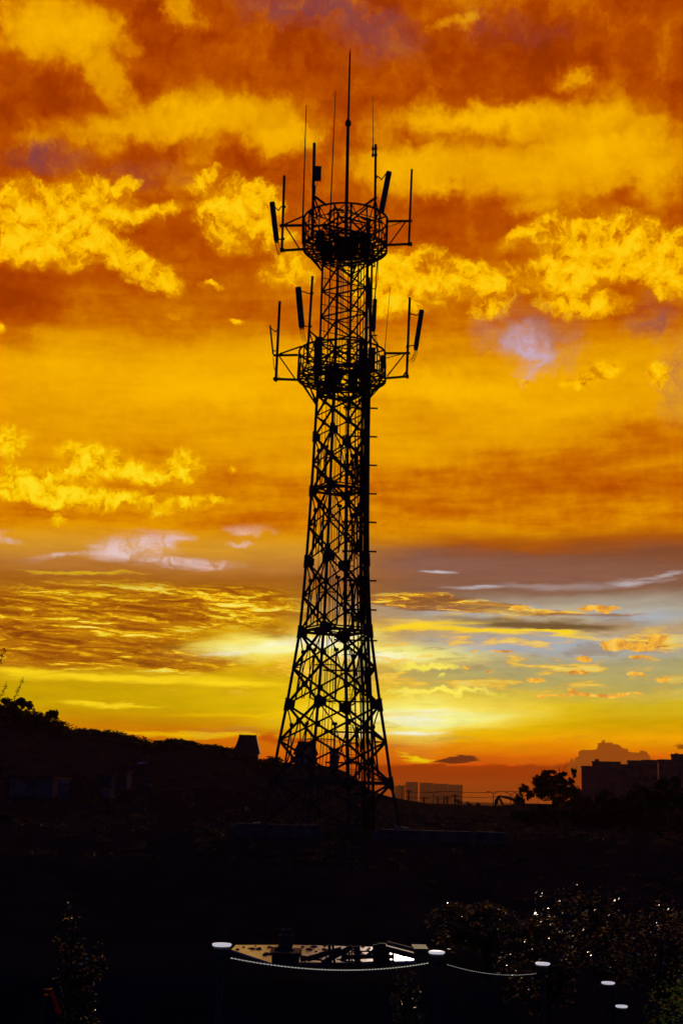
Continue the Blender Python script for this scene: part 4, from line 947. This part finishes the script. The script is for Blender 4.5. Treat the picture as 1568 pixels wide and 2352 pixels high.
# dark bars built to stand in for the tower's reflection in the yard
D = 51.0*S_; root = thing('reflection_bars', at(800,2216,D), 'dark crossing bars standing in for the tower reflection in the pale yard', 'frame')
def cpx(x, y): return (505.3+x*.30758, 2124.4+y*.30758)
m = MB()
for a, b_, wd in (((600,268),(905,180),.13),((650,275),(925,190),.05),((760,290),(985,165),.17),((930,280),(945,170),.1),((905,275),(960,170),.12),((905,240),(1290,240),.13),((1035,200),(1180,202),.05),((1080,245),(1160,185),.11),((930,275),(1060,280),.05),((985,240),(1020,280),.05),((590,225),(640,285),.05),((590,290),(1060,292),.06),((1000,290),(1300,270),.05),((1000,262),(1190,232),.05),((700,262),(830,275),.04),((1190,262),(1290,240),.05),((640,250),(760,262),.035),((870,262),(1000,255),.04)):
    m.bar(at(*cpx(*a), D), at(*cpx(*b_), D), wd*S_)
m.build('diagonal_bar', M['steel'], root)
for x, wd, y0 in ((828,.11,150),(855,.09,150),(965,.07,175),(985,.05,180),(1017,.1,165),(1035,.13,160),(1165,.22,150),(1185,.08,180),(1210,.3,140),(1225,.18,150),(1250,.1,175),(1262,.06,185),(1295,.06,190)):
    m = MB(); m.bar(at(*cpx(x,300), D+.2), at(*cpx(x-14 if x < 900 else x-4,y0), D+.2), wd*S_); m.build('post', M['steel'], root)
# sloping timber beam and the dark roof under it
root = thing('lean_to_roof', at(925,2195,50.5*S_), 'dark lean-to roof with a pale sloping timber edge right of the yard', 'roof')
m = MB(); m.bar(at(889,2167,51*S_), at(955,2184,51*S_), .09, .08, up=(0,0,1)); m.build('edge_beam', M['timber'], root)
a, b, c_, d_ = at(880,2172,50.8*S_), at(960,2193,50.8*S_), at(960,2187,54*S_), at(880,2167,54*S_)
m = MB(); m.add([a,b,c_,d_]+[v-Vector((0,0,.12)) for v in (a,b,c_,d_)], [(0,1,2,3),(7,6,5,4),(0,4,5,1),(1,5,6,2),(2,6,7,3),(3,7,4,0)]); m.build('roof_sheet', M['post'], root)
low_block('storage_box', 952, 975, 2182, 2212, 50.3*S_, 'dark box between the yard and the second lamp post', 'box', dp=.8)
# thin pale handrails behind the yard
for (a, b_, lb_) in (((545,2163),(640,2153),'thin pale handrail behind the left half of the yard'),((650,2152),(672,2151.5),'short pale handrail piece behind the knobbed column'),((487,2149),(520,2148),'short brown bar above the first lamp')):
    D = 66*S_; root = thing('handrail', at(*a, D), lb_, 'handrail'); m = MB(); m.tube(at(*a, D), at(*b_, D), .035); m.build('rail', M['timber'], root)
    m = MB()
    for t in (.03,.5,.97): q_ = at(*a, D).lerp(at(*b_, D), t); m.tube(q_-Vector((0,0,1.1)), q_, .03)
    m.build('post', M['post'], root)
# garden lamps
def lamp(X, Y, D, wpx, label):
    D *= S_; c = at(X, Y, D); r = wpx*pxm(c)/2; zb = min(H(c.x, D), c.z-1.6); root = thing('garden_lamp', Vector((c.x, D, zb)), label, 'lamp post', 'row of flat-topped garden lamps')
    m = MB(); m.tube((c.x, D, zb), (c.x, D, c.z-.1), .075, .06, 12); m.lathe((c.x, D, zb), [(.16,0),(.16,.1),(.09,.2),(.075,.5)], 12); m.build('pole', M['post'], root)
    m = MB(); m.lathe((c.x, D, c.z-.02), [(r*.9,-.035),(r,-.012),(r*.99,.006),(r*.9,.014),(r*.5,.022),(r*.05,.026)], 32); h_ = m.build('lamp_head', M['lamp'], root, smooth=True)
    m = MB(); m.lathe((c.x, D, c.z-.3), [(.06,0),(.13,.06),(.15,.2),(.13,.24)], 14); m.build('diffuser', M['panel'], h_)
    return c
l1 = lamp(509.5,2167,42.4,44.6,'flat-topped garden lamp left of the pale yard')
l2 = lamp(1002.5,2185,49.7,38,'flat-topped garden lamp right of the pale yard, second from the left')
l3 = lamp(1246,2211.5,56,34,'flat-topped garden lamp in the middle of the descending row')
l4 = lamp(1396,2256,63,31,'flat-topped garden lamp fourth down the row')
l5 = lamp(1427,2310,66,28,'lowest garden lamp, partly behind the green bush')
def rope(a, b, sag, label, nb, r=.02):
    root = thing('light_rope', a, label, 'light rope', 'light ropes strung between the garden lamps'); pts = []
    for k in range(33):
        t = k/32; q_ = a.lerp(b, t); q_ = q_-Vector((0,0,sag*4*t*(1-t))); pts.append(q_)
    m = MB(); m.path(pts, r*.6, 6); m.build('cord', M['cable'], root)
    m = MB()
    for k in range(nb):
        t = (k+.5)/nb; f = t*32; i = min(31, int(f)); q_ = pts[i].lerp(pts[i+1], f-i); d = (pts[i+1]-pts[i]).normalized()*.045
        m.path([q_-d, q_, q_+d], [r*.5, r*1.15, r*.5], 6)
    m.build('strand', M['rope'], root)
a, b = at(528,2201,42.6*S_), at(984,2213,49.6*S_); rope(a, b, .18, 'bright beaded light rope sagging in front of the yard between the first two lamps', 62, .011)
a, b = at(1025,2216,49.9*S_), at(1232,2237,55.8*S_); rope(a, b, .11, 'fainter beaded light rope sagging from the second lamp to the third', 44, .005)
# red cloth on a short pole
D = 28; root = thing('red_banner', at(100,2352,D), 'red cloth strip hanging from a short bar in the lower left corner', 'banner')
m = MB(); p_ = at(101,2272,D); m.tube((p_.x, D, H(p_.x, D)-.2), p_, .02); m.tube(at(98,2275,D), at(122,2274.5,D), .014); m.build('pole', M['post'], root)
def cloth(pts, wd, nm):
    m = MB(); vs = []; fs = []
    for k, (X, Y) in enumerate(pts):
        c = at(X, Y, D); o_ = math.sin(k*1.7)*.03; vs += [c+Vector((-wd*(.8+.3*math.sin(k*2.3)), -.05+o_, .0)), c+Vector((0,.03,.02)), c+Vector((wd*.5, .12-o_, .01))]
    for k in range(len(pts)-1):
        for j in (0, 1): fs.append((k*3+j, k*3+j+1, k*3+j+4, k*3+j+3))
    m.add(vs, fs); m.build(nm, M['red'], root, smooth=True)
cloth([(100,2274),(106,2275.5),(113,2274),(120.5,2274)], .02, 'top_fold'); cloth([(102,2286),(107,2289),(112,2288)], .02, 'ribbon')
cloth([(118.5,2280),(122,2288),(125,2296),(127,2302),(129.5,2308),(132,2314),(132.5,2322),(135,2330),(139.5,2339)], .026, 'cloth_strip')

# ------------------------------------------------------------------ the air
m = MB(); m.box((0, 2000, 17), (8600, 9000, 130)); hz = m.build('haze', M['steel']); tag(hz, kind='stuff')
hm = bpy.data.materials.new('haze_air'); hm.use_nodes = True; nt = hm.node_tree; nt.nodes.clear()
pv = nt.nodes.new('ShaderNodeVolumePrincipled'); pv.inputs['Density'].default_value = HAZE = .00008; pv.inputs['Color'].default_value = (.9,.34,.08,1); pv.inputs['Anisotropy'].default_value = .4
oo = nt.nodes.new('ShaderNodeOutputMaterial'); nt.links.new(pv.outputs[0], oo.inputs['Volume'])
hz.data.materials.clear(); hz.data.materials.append(hm)

# scrub along the left ridge and over its slope
rng = np.random.default_rng(12); m = MB(); cs = []; rs = []
for k in range(420):
    X = rng.uniform(-80, 640); D = rng.uniform(188, 232); p = at(X, 1700, D); z = H(p.x, D); r = rng.uniform(.25,.8)*(1.7 if X < 200 else 1)
    cs.append(Vector((p.x, D, z+r*.3))); rs.append((r*1.5, r*1.3, r*.8))
leaves(m, cs, rs, 30000, .34, rng); o = m.build('hillside_scrub', M['leaf_far']); tag(o, kind='stuff')
rng = np.random.default_rng(13); m = MB(); cs = []; rs = []
for k in range(900):
    X = rng.uniform(-200, 1800); D = rng.uniform(62, 180); p = at(X, 1900, D); z = H(p.x, D); r = rng.uniform(.1,.32)*(.6+D/150)
    if abs(p.x-BASE.x) < 6 and abs(D-88) < 6: continue
    cs.append(Vector((p.x, D, z+r*.3))); rs.append((r*1.6, r*1.3, r*.7))
leaves(m, cs, rs, 26000, .22, rng); o = m.build('rough_grass', M['grass']); tag(o, kind='stuff')
vs = sc.view_settings; vs.view_transform = 'Standard'; vs.look = 'None'; vs.exposure = 0; vs.gamma = 1
sc.render.engine = 'CYCLES'
cy = sc.cycles
cy.use_adaptive_sampling = True; cy.adaptive_threshold = .03; cy.adaptive_min_samples = 16
cy.max_bounces = 4; cy.diffuse_bounces = 2; cy.glossy_bounces = 2; cy.transmission_bounces = 2
cy.transparent_max_bounces = 4; cy.volume_bounces = 0; cy.caustics_reflective = False; cy.caustics_refractive = False
cy.use_denoising = True
